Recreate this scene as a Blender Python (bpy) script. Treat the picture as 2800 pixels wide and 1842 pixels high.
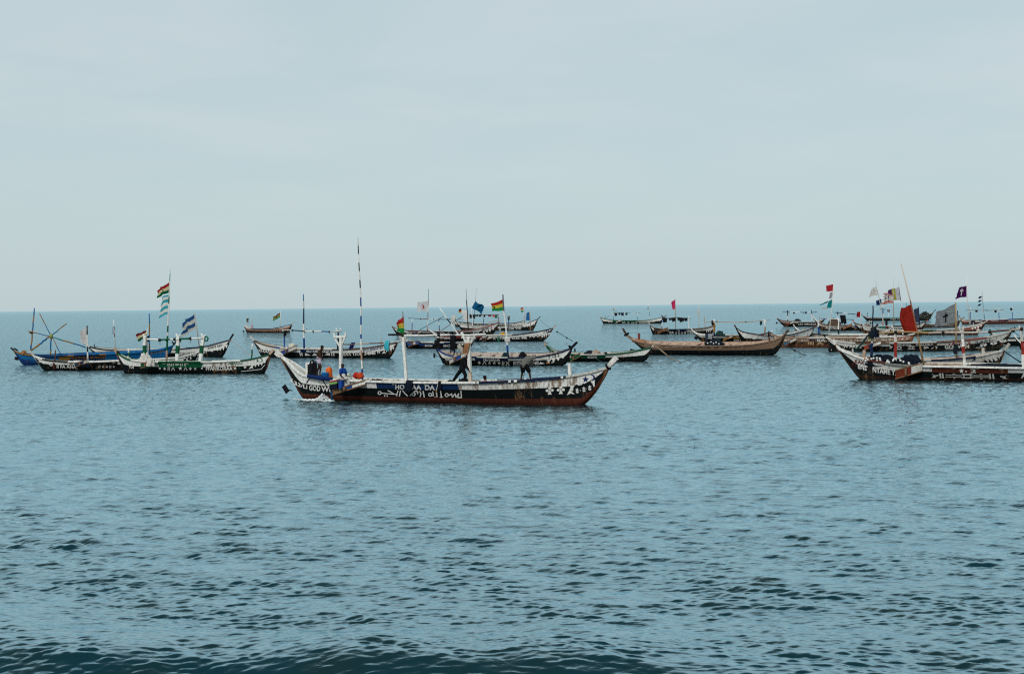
import bpy, bmesh, math, random
import numpy as np
from mathutils import Vector, Matrix

for _o in list(bpy.data.objects):
    bpy.data.objects.remove(_o, do_unlink=True)
SC = bpy.context.scene
COL = SC.collection
random.seed(7)

# ------------------------------------------------------------------ camera
# Eye 5.1 m above the sea, 50 mm lens, 1.2 degrees down, 0.6 degrees of roll.
W0, H0 = 2800.0, 1842.0
FPX = W0 * 50.0 / 36.0
CAM_H = 5.1
PITCH = math.atan(83.5 / FPX)
ROLL = math.atan(29.0 / 2800.0)
cam_d = bpy.data.cameras.new("camera")
cam_d.lens = 50.0
cam_d.sensor_width = 36.0
cam_d.clip_start = 0.5
cam_d.clip_end = 90000.0
cam = bpy.data.objects.new("camera", cam_d)
COL.objects.link(cam)
_f = Vector((0, math.cos(PITCH), -math.sin(PITCH)))
_r0 = Vector((1, 0, 0))
_u0 = _r0.cross(_f)
_r = _r0 * math.cos(ROLL) - _u0 * math.sin(ROLL)
_u = _u0 * math.cos(ROLL) + _r0 * math.sin(ROLL)
cam.matrix_world = Matrix(((_r.x, _u.x, -_f.x, 0), (_r.y, _u.y, -_f.y, 0), (_r.z, _u.z, -_f.z, CAM_H), (0, 0, 0, 1)))
SC.camera = cam
CAM = Vector((0, 0, CAM_H))

# ------------------------------------------------------------------ sky and sun
SUN_EL, SUN_AZ = math.radians(42), math.radians(-155)   # azimuth from +Y, clockwise positive: behind the viewer's left
world = bpy.data.worlds.new("World")
SC.world = world
world.use_nodes = True
wn = world.node_tree
wn.nodes.clear()
def N(tree, typ, **kw):
    n = tree.nodes.new(typ)
    for k, v in kw.items():
        setattr(n, k, v)
    return n
out = N(wn, "ShaderNodeOutputWorld")
bg = N(wn, "ShaderNodeBackground")
bg.inputs["Strength"].default_value = 0.1
sky = N(wn, "ShaderNodeTexSky", sky_type="NISHITA")
sky.sun_disc = False
sky.sun_elevation = SUN_EL
sky.sun_rotation = SUN_AZ
sky.altitude = 0
sky.air_density = 1.0
sky.dust_density = 2.0
sky.ozone_density = 1.5
# a thin even cloud veil over the whole sky, with faint streaks
tc = N(wn, "ShaderNodeTexCoord")
sep = N(wn, "ShaderNodeSeparateXYZ")
wn.links.new(tc.outputs["Generated"], sep.inputs[0])
addz = N(wn, "ShaderNodeMath", operation="ADD"); addz.inputs[1].default_value = 0.10
mx = N(wn, "ShaderNodeMath", operation="MAXIMUM"); mx.inputs[1].default_value = 0.05
wn.links.new(sep.outputs["Z"], addz.inputs[0]); wn.links.new(addz.outputs[0], mx.inputs[0])
dx = N(wn, "ShaderNodeMath", operation="DIVIDE"); dy = N(wn, "ShaderNodeMath", operation="DIVIDE")
wn.links.new(sep.outputs["X"], dx.inputs[0]); wn.links.new(mx.outputs[0], dx.inputs[1])
wn.links.new(sep.outputs["Y"], dy.inputs[0]); wn.links.new(mx.outputs[0], dy.inputs[1])
cmb = N(wn, "ShaderNodeCombineXYZ")
wn.links.new(dx.outputs[0], cmb.inputs[0]); wn.links.new(dy.outputs[0], cmb.inputs[1])
nz = N(wn, "ShaderNodeTexNoise"); nz.inputs["Scale"].default_value = 0.9; nz.inputs["Detail"].default_value = 6; nz.inputs["Roughness"].default_value = 0.55
nz.inputs["Distortion"].default_value = 0.4
wn.links.new(cmb.outputs[0], nz.inputs["Vector"])
rp = N(wn, "ShaderNodeValToRGB")
rp.color_ramp.elements[0].position = 0.40; rp.color_ramp.elements[0].color = (5.40, 6.68, 6.98, 1)
rp.color_ramp.elements[1].position = 0.72; rp.color_ramp.elements[1].color = (6.30, 7.10, 7.30, 1)
hz = N(wn, "ShaderNodeMapRange"); hz.inputs["From Min"].default_value = 0.03; hz.inputs["From Max"].default_value = 0.16
wn.links.new(sep.outputs["Z"], hz.inputs["Value"])
hm = N(wn, "ShaderNodeMix"); hm.inputs[2].default_value = 0.47
wn.links.new(hz.outputs[0], hm.inputs[0]); wn.links.new(nz.outputs["Fac"], hm.inputs[3])
wn.links.new(hm.outputs[0], rp.inputs[0])
mixv = N(wn, "ShaderNodeMixRGB"); mixv.inputs[0].default_value = 0.86
wn.links.new(sky.outputs[0], mixv.inputs[1]); wn.links.new(rp.outputs[0], mixv.inputs[2])
wn.links.new(mixv.outputs[0], bg.inputs["Color"])
wn.links.new(bg.outputs[0], out.inputs[0])

sun_d = bpy.data.lights.new("sun", "SUN")
sun_d.energy = 2.0
sun_d.angle = math.radians(10)
sun_d.color = (1.0, 0.95, 0.88)
sun = bpy.data.objects.new("sun", sun_d)
COL.objects.link(sun)
_sd = Vector((math.sin(SUN_AZ) * math.cos(SUN_EL), math.cos(SUN_AZ) * math.cos(SUN_EL), math.sin(SUN_EL)))
sun.rotation_euler = (-_sd).to_track_quat('-Z', 'Y').to_euler()

SC.view_settings.view_transform = 'Standard'
SC.view_settings.look = 'None'
SC.view_settings.exposure = 0.0
SC.view_settings.gamma = 1.0
SC.view_settings.use_curve_mapping = False
SC.render.engine = 'CYCLES'
SC.cycles.max_bounces = 5
SC.cycles.diffuse_bounces = 3
SC.cycles.glossy_bounces = 3
SC.cycles.transmission_bounces = 2
SC.cycles.caustics_reflective = False
SC.cycles.use_denoising = False
SC.cycles.sample_clamp_indirect = 4.0
SC.cycles.filter_width = 1.2

# ------------------------------------------------------------------ materials
def new_mat(name):
    m = bpy.data.materials.new(name)
    m.use_nodes = True
    nt = m.node_tree
    return m, nt, nt.nodes["Principled BSDF"]

def water_material():
    m, nt, b = new_mat("sea_water")
    nt.nodes.remove(b)
    geo = N(nt, "ShaderNodeNewGeometry")
    mp = N(nt, "ShaderNodeMapping"); mp.inputs["Rotation"].default_value[2] = math.radians(-22)
    mp.inputs["Scale"].default_value = (0.5, 1.0, 1.0)
    nt.links.new(geo.outputs["Position"], mp.inputs["Vector"])
    n1 = N(nt, "ShaderNodeTexNoise"); n1.inputs["Scale"].default_value = 2.3; n1.inputs["Detail"].default_value = 4; n1.inputs["Roughness"].default_value = 0.55
    n2 = N(nt, "ShaderNodeTexNoise"); n2.inputs["Scale"].default_value = 9.0; n2.inputs["Detail"].default_value = 3
    for n in (n1, n2):
        nt.links.new(mp.outputs[0], n.inputs["Vector"])
    # the fine mesh carries the near waves; far off the relief takes over
    at = N(nt, "ShaderNodeAttribute", attribute_name="far")
    b1 = N(nt, "ShaderNodeBump"); b1.inputs["Distance"].default_value = 0.22
    nt.links.new(n1.outputs["Fac"], b1.inputs["Height"])
    nt.links.new(at.outputs["Fac"], b1.inputs["Strength"])
    b2 = N(nt, "ShaderNodeBump"); b2.inputs["Distance"].default_value = 0.02; b2.inputs["Strength"].default_value = 0.6
    nt.links.new(n2.outputs["Fac"], b2.inputs["Height"])
    nt.links.new(b1.outputs[0], b2.inputs["Normal"])
    # silt clouds in the shallows: patches of browner water
    n3 = N(nt, "ShaderNodeTexNoise"); n3.inputs["Scale"].default_value = 0.55; n3.inputs["Detail"].default_value = 4
    nt.links.new(geo.outputs["Position"], n3.inputs["Vector"])
    r3 = N(nt, "ShaderNodeValToRGB")
    r3.color_ramp.elements[0].position = 0.45; r3.color_ramp.elements[0].color = (0.0004, 0.022, 0.031, 1)
    r3.color_ramp.elements[1].position = 0.68; r3.color_ramp.elements[1].color = (0.004, 0.018, 0.019, 1)
    nt.links.new(n3.outputs["Fac"], r3.inputs[0])
    df = N(nt, "ShaderNodeBsdfDiffuse"); nt.links.new(r3.outputs[0], df.inputs["Color"])
    gl = N(nt, "ShaderNodeBsdfGlossy"); gl.inputs["Roughness"].default_value = 0.05
    gl.inputs["Color"].default_value = (0.68, 0.905, 0.99, 1)
    lw = N(nt, "ShaderNodeLayerWeight"); lw.inputs["Blend"].default_value = 0.5
    for n in (df, gl, lw):
        nt.links.new(b2.outputs[0], n.inputs["Normal"])
    # reflectance against viewing angle: strong at grazing, falling quickly on faces tilted to the viewer
    fr = N(nt, "ShaderNodeValToRGB"); cr = fr.color_ramp
    for k, (p, v) in enumerate(((0.0, .015), (.46, .02), (.575, .07), (.68, .47), (.87, .74), (1.0, .95))):
        el = cr.elements[k] if k < 2 else cr.elements.new(p)
        el.position = p; el.color = (v, v, v, 1)
    nt.links.new(lw.outputs["Facing"], fr.inputs[0])
    mxs = N(nt, "ShaderNodeMixShader")
    nt.links.new(fr.outputs[0], mxs.inputs[0]); nt.links.new(df.outputs[0], mxs.inputs[1]); nt.links.new(gl.outputs[0], mxs.inputs[2])
    nt.links.new(mxs.outputs[0], nt.nodes["Material Output"].inputs[0])
    return m

# ------------------------------------------------------------------ the sea
def wave_tile(n, L, lo, hi, p, ang, spread, slope, seed):
    rng = np.random.default_rng(seed)
    k1 = np.fft.fftfreq(n, L / n) * 2 * np.pi
    kx, ky = np.meshgrid(k1, k1, indexing="ij")
    k = np.hypot(kx, ky); k[0, 0] = 1
    lam = 2 * np.pi / k
    th = np.arctan2(ky, kx) - ang
    amp = k ** (-p) * (0.05 + np.abs(np.cos(th)) ** spread)
    amp *= np.clip((hi - lam) / (0.4 * hi), 0, 1) * np.clip((lam - lo) / (0.5 * lo), 0, 1)
    amp[0, 0] = 0
    h = amp * np.exp(2j * np.pi * rng.random((n, n)))
    sx = np.fft.ifft2(1j * kx * h).real; sy = np.fft.ifft2(1j * ky * h).real
    sc = slope / math.sqrt((sx ** 2 + sy ** 2).mean())
    hz = np.fft.ifft2(h).real * sc
    cx = np.fft.ifft2(-1j * kx / k * h).real * sc
    cy = np.fft.ifft2(-1j * ky / k * h).real * sc
    return hz, cx, cy, L, n

def sample(tile, x, y):
    hz, cx, cy, L, n = tile
    fx = (x / L * n) % n; fy = (y / L * n) % n
    i = np.floor(fx).astype(int); j = np.floor(fy).astype(int)
    a = fx - i; b = fy - j
    i %= n; j %= n; i1 = (i + 1) % n; j1 = (j + 1) % n
    def s(A):
        return (A[i, j] * (1 - a) + A[i1, j] * a) * (1 - b) + (A[i, j1] * (1 - a) + A[i1, j1] * a) * b
    return s(hz), s(cx), s(cy)

def build_sea():
    kpx = CAM_H * 1422.0
    near = kpx / np.concatenate([np.arange(kpx / 16.5, kpx / 62.0, -0.42), np.arange(kpx / 62.0, kpx / 620.0, -0.25)[1:]])
    near = np.concatenate([np.linspace(12, 16.4, 24), near])
    far = 630.0 * np.exp(np.linspace(0, math.log(60000 / 630.0), 60))[1:]
    back = np.array([-300, -120, -60, -30, -10, 2, 8])
    ys = np.concatenate([back, near, far])
    xi = np.linspace(-1, 1, 841)
    outer = np.array([1.15, 1.5, 2.2, 3.5, 6.0, 10.0])
    xi = np.concatenate([-outer[::-1], xi, outer])
    nr, nc = len(ys), len(xi)
    half = np.maximum(0.375 * np.maximum(ys, 12) + 3.0, 0)
    Y = np.repeat(ys[:, None], nc, 1)
    X = half[:, None] * xi[None, :]
    # break up the straight rows a little so the mesh never shows as lines
    d = np.hypot(X, Y)
    A = math.radians(68)
    t1 = wave_tile(512, 47.0, 0.9, 7.0, 2.2, A, 3.0, 0.028, 3)
    t2 = wave_tile(512, 8.3, 0.09, 0.44, 1.7, A + 0.12, 2.6, 0.135, 5)
    t5 = wave_tile(512, 25.0, 0.32, 1.25, 1.5, A - 0.05, 3.0, 0.088, 15)
    t4 = wave_tile(256, 37.0, 1.6, 7.0, 1.0, A, 0.6, 1.0, 31)
    t3 = wave_tile(256, 410.0, 14.0, 90.0, 2.2, math.radians(84), 4.0, 0.003, 9)
    f1 = np.clip((420 - d) / 300, 0, 1)
    f2 = np.clip((110 - d) / 75, 0, 1)
    f5 = np.clip((330 - d) / 230, 0, 1) * (1 + 0.8 * np.clip((d - 24) / 32, 0, 1))
    f3 = np.clip((2500 - d) / 2000, 0, 1)
    edge = np.clip((1.5 - np.abs(xi)) / 0.4, 0, 1)[None, :] * np.clip((Y - 8) / 4, 0, 1)
    # slow gusts: patches of rougher and smoother water
    g = sample(wave_tile(256, 230.0, 18.0, 110.0, 1.6, A, 0.5, 1.0, 21), X, Y)[0]
    g = np.clip(1.0 + 0.13 * g / g.std(), 0.7, 1.35)
    c, s_ = math.cos(0.31), math.sin(0.31)
    a = sample(t1, X, Y); w5 = sample(t5, X, Y); b = sample(t2, X * c + Y * s_, -X * s_ + Y * c); e = sample(t3, X, Y)
    bx = b[1] * c - b[2] * s_; by = b[1] * s_ + b[2] * c
    f1 = f1 * edge * g; f2 = f2 * edge * g; f5 = f5 * edge * g; f3 = f3 * edge
    pm = sample(t4, X, Y)[0]
    pm = np.clip(0.97 + 0.22 * pm / pm.std(), 0.5, 1.5)          # wavelets come in bunches
    f2 = f2 * pm; f5 = f5 * (0.5 + 0.5 * pm)
    h5 = w5[0] / t5[0].std(); h5 = t5[0].std() * (h5 + 0.20 * (np.minimum(h5 * h5, 5) - 1))
    hb = b[0] / t2[0].std()
    b0 = t2[0].std() * (hb + 0.20 * (np.minimum(hb * hb, 5) - 1))                # sharp crests, flat troughs
    Z = a[0] * f1 + b0 * f2 + h5 * f5 + e[0] * f3
    ch = 1.0
    X2 = X + ch * (a[1] * f1 + bx * f2 + w5[1] * f5); Y2 = Y + ch * (a[2] * f1 + by * f2 + w5[2] * f5)
    lean = 0.3 * np.maximum(b0 * f2, 0)                           # wavelets lean the way they run
    X2 -= lean * math.cos(A); Y2 -= lean * math.sin(A)
    # the low shore swell rising at the near edge
    yc = 19.15 - 0.17 * X + 0.22 * np.sin(X * 0.55 + 1.0) + 0.10 * np.sin(X * 1.3)
    q = Y - yc
    prof = np.where(q < 0, np.exp(-(q / 1.0) ** 2), np.exp(-(q / 2.6) ** 2))
    along = 0.36 + 0.06 * np.sin(X * 0.8 + 2.0) + 0.04 * np.sin(X * 1.9)
    along = along * np.clip((7.5 - X) / 5.0, 0.12, 1)
    sw = prof * along
    Z = Z + sw
    q2 = Y - (yc - 3.6)
    Z = Z - 0.16 * np.exp(-(q2 / 1.3) ** 2) * np.clip((X + 30) / 10, 0, 1) * (np.abs(X) < 30)
    co = np.empty((nr * nc, 3), np.float32)
    co[:, 0] = X2.ravel(); co[:, 1] = Y2.ravel(); co[:, 2] = Z.ravel()
    idx = np.arange(nr * nc, dtype=np.int32).reshape(nr, nc)
    q4 = np.stack([idx[:-1, :-1], idx[:-1, 1:], idx[1:, 1:], idx[1:, :-1]], -1).reshape(-1, 4)
    me = bpy.data.meshes.new("sea")
    me.vertices.add(nr * nc); me.vertices.foreach_set("co", co.ravel())
    nf = len(q4)
    me.loops.add(nf * 4); me.loops.foreach_set("vertex_index", q4.ravel())
    me.polygons.add(nf)
    me.polygons.foreach_set("loop_start", np.arange(0, nf * 4, 4, dtype=np.int32))
    me.polygons.foreach_set("use_smooth", np.ones(nf, bool))
    at = me.attributes.new("far", "FLOAT", "POINT")
    at.data.foreach_set("value", np.clip(0.14 + (d - 22) / 115, 0.14, 1.0).astype(np.float32).ravel())
    me.update(calc_edges=True)
    ob = bpy.data.objects.new("sea", me)
    COL.objects.link(ob)
    me.materials.append(water_material())
    ob["kind"] = "structure"
    ob["label"] = "rippled blue-green sea reaching to the horizon"
    return ob
SEA = build_sea()

# ------------------------------------------------------------------ paints and cloths
WHITE = (.80, .80, .76); OFFW = (.58, .58, .54); BLACK = (.006, .009, .010); DKBLUE = (.010, .026, .085); BLUE = (.015, .075, .30)
LBLUE = (.012, .135, .34); RED = (.42, .030, .020); REDBR = (.088, .027, .018); MAROON = (.16, .015, .012); GREEN = (.008, .10, .045); LGREEN = (.03, .30, .12)
YEL = (.62, .48, .08); OCH = (.33, .165, .035); WOOD = (.22, .125, .075); PALE = (.50, .35, .26); TURQ = (.05, .45, .55); ORANGE = (.85, .15, .02)
GREY = (.22, .22, .20); DARK = (.010, .011, .014); NAVY = (.012, .020, .055); SKIN = (.050, .023, .014); PINK = (.72, .04, .16); PURPLE = (.07, .008, .08)
TEAL = (.01, .27, .26); CREAM = (.72, .60, .36); TAN = (.33, .165, .08); BROWN = (.13, .062, .035); BAMBOO = (.40, .27, .13)

WHITE = (.84, .84, .80)
def paint_material(name, wear, rough, bump=0.004, streak=(2.2, 2.2, 0.7), grime=(0.20, 0.115, 0.06), trans=0.0):
    m, nt, b = new_mat(name)
    b.inputs["Roughness"].default_value = rough
    b.inputs["Specular IOR Level"].default_value = 0.06
    at = N(nt, "ShaderNodeAttribute", attribute_name="paint")
    tcn = N(nt, "ShaderNodeTexCoord")
    mp = N(nt, "ShaderNodeMapping"); mp.inputs["Scale"].default_value = streak
    nt.links.new(tcn.outputs["Object"], mp.inputs["Vector"])
    n1 = N(nt, "ShaderNodeTexNoise"); n1.inputs["Scale"].default_value = 1.6; n1.inputs["Detail"].default_value = 7; n1.inputs["Roughness"].default_value = 0.68
    n2 = N(nt, "ShaderNodeTexNoise"); n2.inputs["Scale"].default_value = 5.0; n2.inputs["Detail"].default_value = 4
    nt.links.new(mp.outputs[0], n1.inputs["Vector"]); nt.links.new(mp.outputs[0], n2.inputs["Vector"])
    # worn patches: how much is set per face in the paint's alpha
    ad = N(nt, "ShaderNodeMath", operation="MULTIPLY_ADD"); ad.inputs[1].default_value = 0.29; 
    nt.links.new(at.outputs["Alpha"], ad.inputs[0]); nt.links.new(n1.outputs["Fac"], ad.inputs[2])
    mr = N(nt, "ShaderNodeMapRange"); mr.inputs["From Min"].default_value = 0.685; mr.inputs["From Max"].default_value = 0.79
    mr.inputs["To Max"].default_value = wear
    nt.links.new(ad.outputs[0], mr.inputs["Value"])
    m1 = N(nt, "ShaderNodeMixRGB"); m1.inputs[2].default_value = (*grime, 1)
    nt.links.new(mr.outputs[0], m1.inputs[0]); nt.links.new(at.outputs["Color"], m1.inputs[1])
    mr2 = N(nt, "ShaderNodeMapRange"); mr2.inputs["From Min"].default_value = 0.3; mr2.inputs["From Max"].default_value = 0.7
    mr2.inputs["To Min"].default_value = 0.62; mr2.inputs["To Max"].default_value = 1.08
    nt.links.new(n2.outputs["Fac"], mr2.inputs["Value"])
    m2 = N(nt, "ShaderNodeMixRGB", blend_type="MULTIPLY"); m2.inputs[0].default_value = 1
    nt.links.new(m1.outputs[0], m2.inputs[1]); nt.links.new(mr2.outputs[0], m2.inputs[2])
    nt.links.new(m2.outputs[0], b.inputs["Base Color"])
    bp = N(nt, "ShaderNodeBump"); bp.inputs["Distance"].default_value = bump; bp.inputs["Strength"].default_value = 0.8
    nt.links.new(n1.outputs["Fac"], bp.inputs["Height"]); nt.links.new(bp.outputs[0], b.inputs["Normal"])
    if trans:
        tr = N(nt, "ShaderNodeBsdfTranslucent"); nt.links.new(m2.outputs[0], tr.inputs["Color"])
        mxs = N(nt, "ShaderNodeMixShader"); mxs.inputs[0].default_value = trans
        nt.links.new(b.outputs[0], mxs.inputs[1]); nt.links.new(tr.outputs[0], mxs.inputs[2])
        nt.links.new(mxs.outputs[0], nt.nodes["Material Output"].inputs[0])
    return m
M_HULL = paint_material("weathered_boat_paint", 0.85, 0.55, 0.012)
M_SIGN = paint_material("sign_paint", 0.8, 0.6, 0.002, (4, 4, 4), (0.03, 0.028, 0.025))
M_POLE = paint_material("painted_pole", 0.7, 0.6, 0.004, (5, 5, 1.5))
M_CLOTH = paint_material("flag_cloth", 0.25, 0.9, 0.01, (1.5, 1.5, 1.5), (0.25, 0.22, 0.18), 0.35)
M_RAG = paint_material("rag_cloth", 0.25, 0.95, 0.02, (3, 3, 3), (0.05, 0.05, 0.05))
M_SKIN = paint_material("skin", 0.15, 0.5, 0.002, (4, 4, 4), (0.02, 0.01, 0.006))
M_PLASTIC = paint_material("plastic", 0.2, 0.35, 0.001, (3, 3, 3), (0.1, 0.06, 0.04))
M_NET = paint_material("fishing_net", 0.5, 0.95, 0.05, (7, 7, 7), (0.03, 0.05, 0.06))
M_ROPE = paint_material("rope", 0.4, 0.9, 0.01, (9, 9, 9), (0.05, 0.04, 0.03))

from mathutils.geometry import tessellate_polygon
# ------------------------------------------------------------------ mesh helpers
class MB:
    def __init__(self):
        self.v = []; self.f = []; self.c = []; self.sm = []
    def face(self, idx, col, smooth=False, wear=0.3):
        self.f.append(tuple(idx)); self.c.append((*col[:3], col[3] if len(col) > 3 else wear)); self.sm.append(smooth)
    def add(self, pts):
        i = len(self.v); self.v.extend([tuple(p) for p in pts]); return i
    def frame(self, d):
        d = Vector(d).normalized()
        a = Vector((0, 0, 1)) if abs(d.z) < 0.9 else Vector((1, 0, 0))
        x = d.cross(a).normalized(); return x, d.cross(x).normalized(), d
    def sweep(self, pts, radii, cols, n=8, square=False, cap=True, smooth=True):
        """tube (or square bar) through pts; radii per point, colour per segment"""
        pts = [Vector(p) for p in pts]; rings = []
        for i, p in enumerate(pts):
            d = (pts[min(i + 1, len(pts) - 1)] - pts[max(i - 1, 0)])
            x, y, _ = self.frame(d if d.length > 1e-6 else Vector((0, 0, 1)))
            r = radii[i] if isinstance(radii, (list, tuple)) else radii
            k = 4 if square else n
            o = math.pi / 4 if square else 0
            q = 1.414 if square else 1
            rings.append(self.add([p + (x * math.cos(o + 2 * math.pi * j / k) + y * math.sin(o + 2 * math.pi * j / k)) * r * q for j in range(k)]))
        k = 4 if square else n
        for i in range(len(rings) - 1):
            c = cols[min(i, len(cols) - 1)]
            for j in range(k):
                a, b = rings[i] + j, rings[i] + (j + 1) % k
                self.face((a, b, rings[i + 1] + (j + 1) % k, rings[i + 1] + j), c, smooth and not square)
        if cap:
            self.face([rings[0] + j for j in range(k)][::-1], cols[0]); self.face([rings[-1] + j for j in range(k)], cols[-1])
    def box(self, c, ax, ay, az, col):
        """box at c with half-axes ax, ay, az"""
        c, ax, ay, az = Vector(c), Vector(ax), Vector(ay), Vector(az)
        i = self.add([c + ax * x + ay * y + az * z for z in (-1, 1) for y in (-1, 1) for x in (-1, 1)])
        cs = col if isinstance(col, list) else [col] * 6
        for q, cc in zip(((0, 2, 3, 1), (4, 5, 7, 6), (0, 1, 5, 4), (2, 6, 7, 3), (0, 4, 6, 2), (1, 3, 7, 5)), cs):
            self.face([i + k for k in q], cc)
    def ball(self, c, r, col, n=8, m=5, sq=(1, 1, 1)):
        c = Vector(c); rows = []
        for a in range(1, m):
            t = math.pi * a / m
            rows.append(self.add([c + Vector((math.sin(t) * math.cos(2 * math.pi * b / n) * r * sq[0], math.sin(t) * math.sin(2 * math.pi * b / n) * r * sq[1], math.cos(t) * r * sq[2])) for b in range(n)]))
        tp = self.add([c + Vector((0, 0, r * sq[2])), c - Vector((0, 0, r * sq[2]))])
        for b in range(n):
            self.face((tp, rows[0] + b, rows[0] + (b + 1) % n), col, True)
            self.face((tp + 1, rows[-1] + (b + 1) % n, rows[-1] + b), col, True)
            for a in range(len(rows) - 1):
                self.face((rows[a] + b, rows[a + 1] + b, rows[a + 1] + (b + 1) % n, rows[a] + (b + 1) % n), col, True)
    def torus(self, c, axis, R, r, col, n=16, k=8):
        x, y, d = self.frame(axis); c = Vector(c)
        pts = [c + (x * math.cos(2 * math.pi * i / n) + y * math.sin(2 * math.pi * i / n)) * R for i in range(n + 1)]
        self.sweep(pts, r, [col], n=k, cap=False)
    def build(self, name, mat, parent=None, shift=(0, 0, 0)):
        me = bpy.data.meshes.new(name)
        sx, sy, sz = shift
        me.from_pydata([(v[0] - sx, v[1] - sy, v[2] - sz) for v in self.v], [], self.f)
        at = me.color_attributes.new("paint", "FLOAT_COLOR", "CORNER")
        buf = []
        for poly, c in zip(me.polygons, self.c):
            buf.extend(c * poly.loop_total)
        at.data.foreach_set("color", buf)
        me.polygons.foreach_set("use_smooth", self.sm)
        me.materials.append(mat)
        me.update()
        o = bpy.data.objects.new(name, me)
        COL.objects.link(o)
        if parent: o.parent = parent
        return o

def tag(o, label, cat, group=None, kind=None):
    o["label"] = label; o["category"] = cat
    if group: o["group"] = group
    if kind: o["kind"] = kind
    return o

# ------------------------------------------------------------------ measuring: a sight line through a point of the view
def sight(px, py):
    return _r * ((px - W0 / 2) / FPX) + _u * (-(py - H0 / 2) / FPX) + _f
def on_water(px, py):
    d = sight(px, py); return CAM + d * (-CAM_H / d.z)

def smooth_interp(x, xs, ys):
    """monotone cubic through the points"""
    xs, ys = np.asarray(xs, float), np.asarray(ys, float)
    h = np.diff(xs); dl = np.diff(ys) / h
    m = np.zeros_like(ys); m[0] = dl[0]; m[-1] = dl[-1]
    for i in range(1, len(xs) - 1):
        m[i] = 0 if dl[i - 1] * dl[i] <= 0 else 2 * dl[i - 1] * dl[i] / (dl[i - 1] + dl[i])
    x = np.clip(np.asarray(x, float), xs[0], xs[-1])
    i = np.clip(np.searchsorted(xs, x) - 1, 0, len(xs) - 2)
    t = (x - xs[i]) / h[i]
    return (ys[i] * (2 * t ** 3 - 3 * t * t + 1) + h[i] * m[i] * (t ** 3 - 2 * t * t + t) + ys[i + 1] * (-2 * t ** 3 + 3 * t * t) + h[i] * m[i + 1] * (t ** 3 - t * t))

_FONT = {}
def text_mesh(body, bold=0.02):
    key = (body, bold)
    if key not in _FONT:
        cu = bpy.data.curves.new("t", "FONT"); cu.body = body; cu.size = 1.0; cu.offset = bold; cu.resolution_u = 2
        ob = bpy.data.objects.new("t", cu); COL.objects.link(ob)
        dg = bpy.context.evaluated_depsgraph_get()
        me = ob.evaluated_get(dg).to_mesh()
        vs = np.array([(v.co.x, v.co.y) for v in me.vertices]); fs = [tuple(p.vertices) for p in me.polygons]
        ob.evaluated_get(dg).to_mesh_clear()
        bpy.data.objects.remove(ob); bpy.data.curves.remove(cu)
        mn, mxx = vs.min(0), vs.max(0)
        cap = 0.70
        vs = np.stack([(vs[:, 0] - mn[0]) / (mxx[0] - mn[0]), vs[:, 1] / cap], 1)
        _FONT[key] = (vs, fs)
    return _FONT[key]

def star_pts(cx, cy, r, k=0.42, rot=0, n=5):
    return [(cx + (r if i % 2 == 0 else r * k) * math.sin(rot + math.pi * i / n), cy - (r if i % 2 == 0 else r * k) * math.cos(rot + math.pi * i / n)) for i in range(2 * n)]
def disc_pts(cx, cy, rx, ry=None, n=12):
    ry = ry or rx
    return [(cx + rx * math.cos(2 * math.pi * i / n), cy + ry * math.sin(2 * math.pi * i / n)) for i in range(n)]
def crescent_pts(cx, cy, r, flip=1):
    a = [(cx + flip * r * math.cos(t), cy + r * math.sin(t)) for t in np.linspace(-2.0, 2.0, 12)]
    b = [(cx - flip * r * 0.36 + flip * r * 0.82 * math.cos(t), cy + r * 0.82 * math.sin(t)) for t in np.linspace(1.75, -1.75, 12)]
    return a + b

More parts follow.
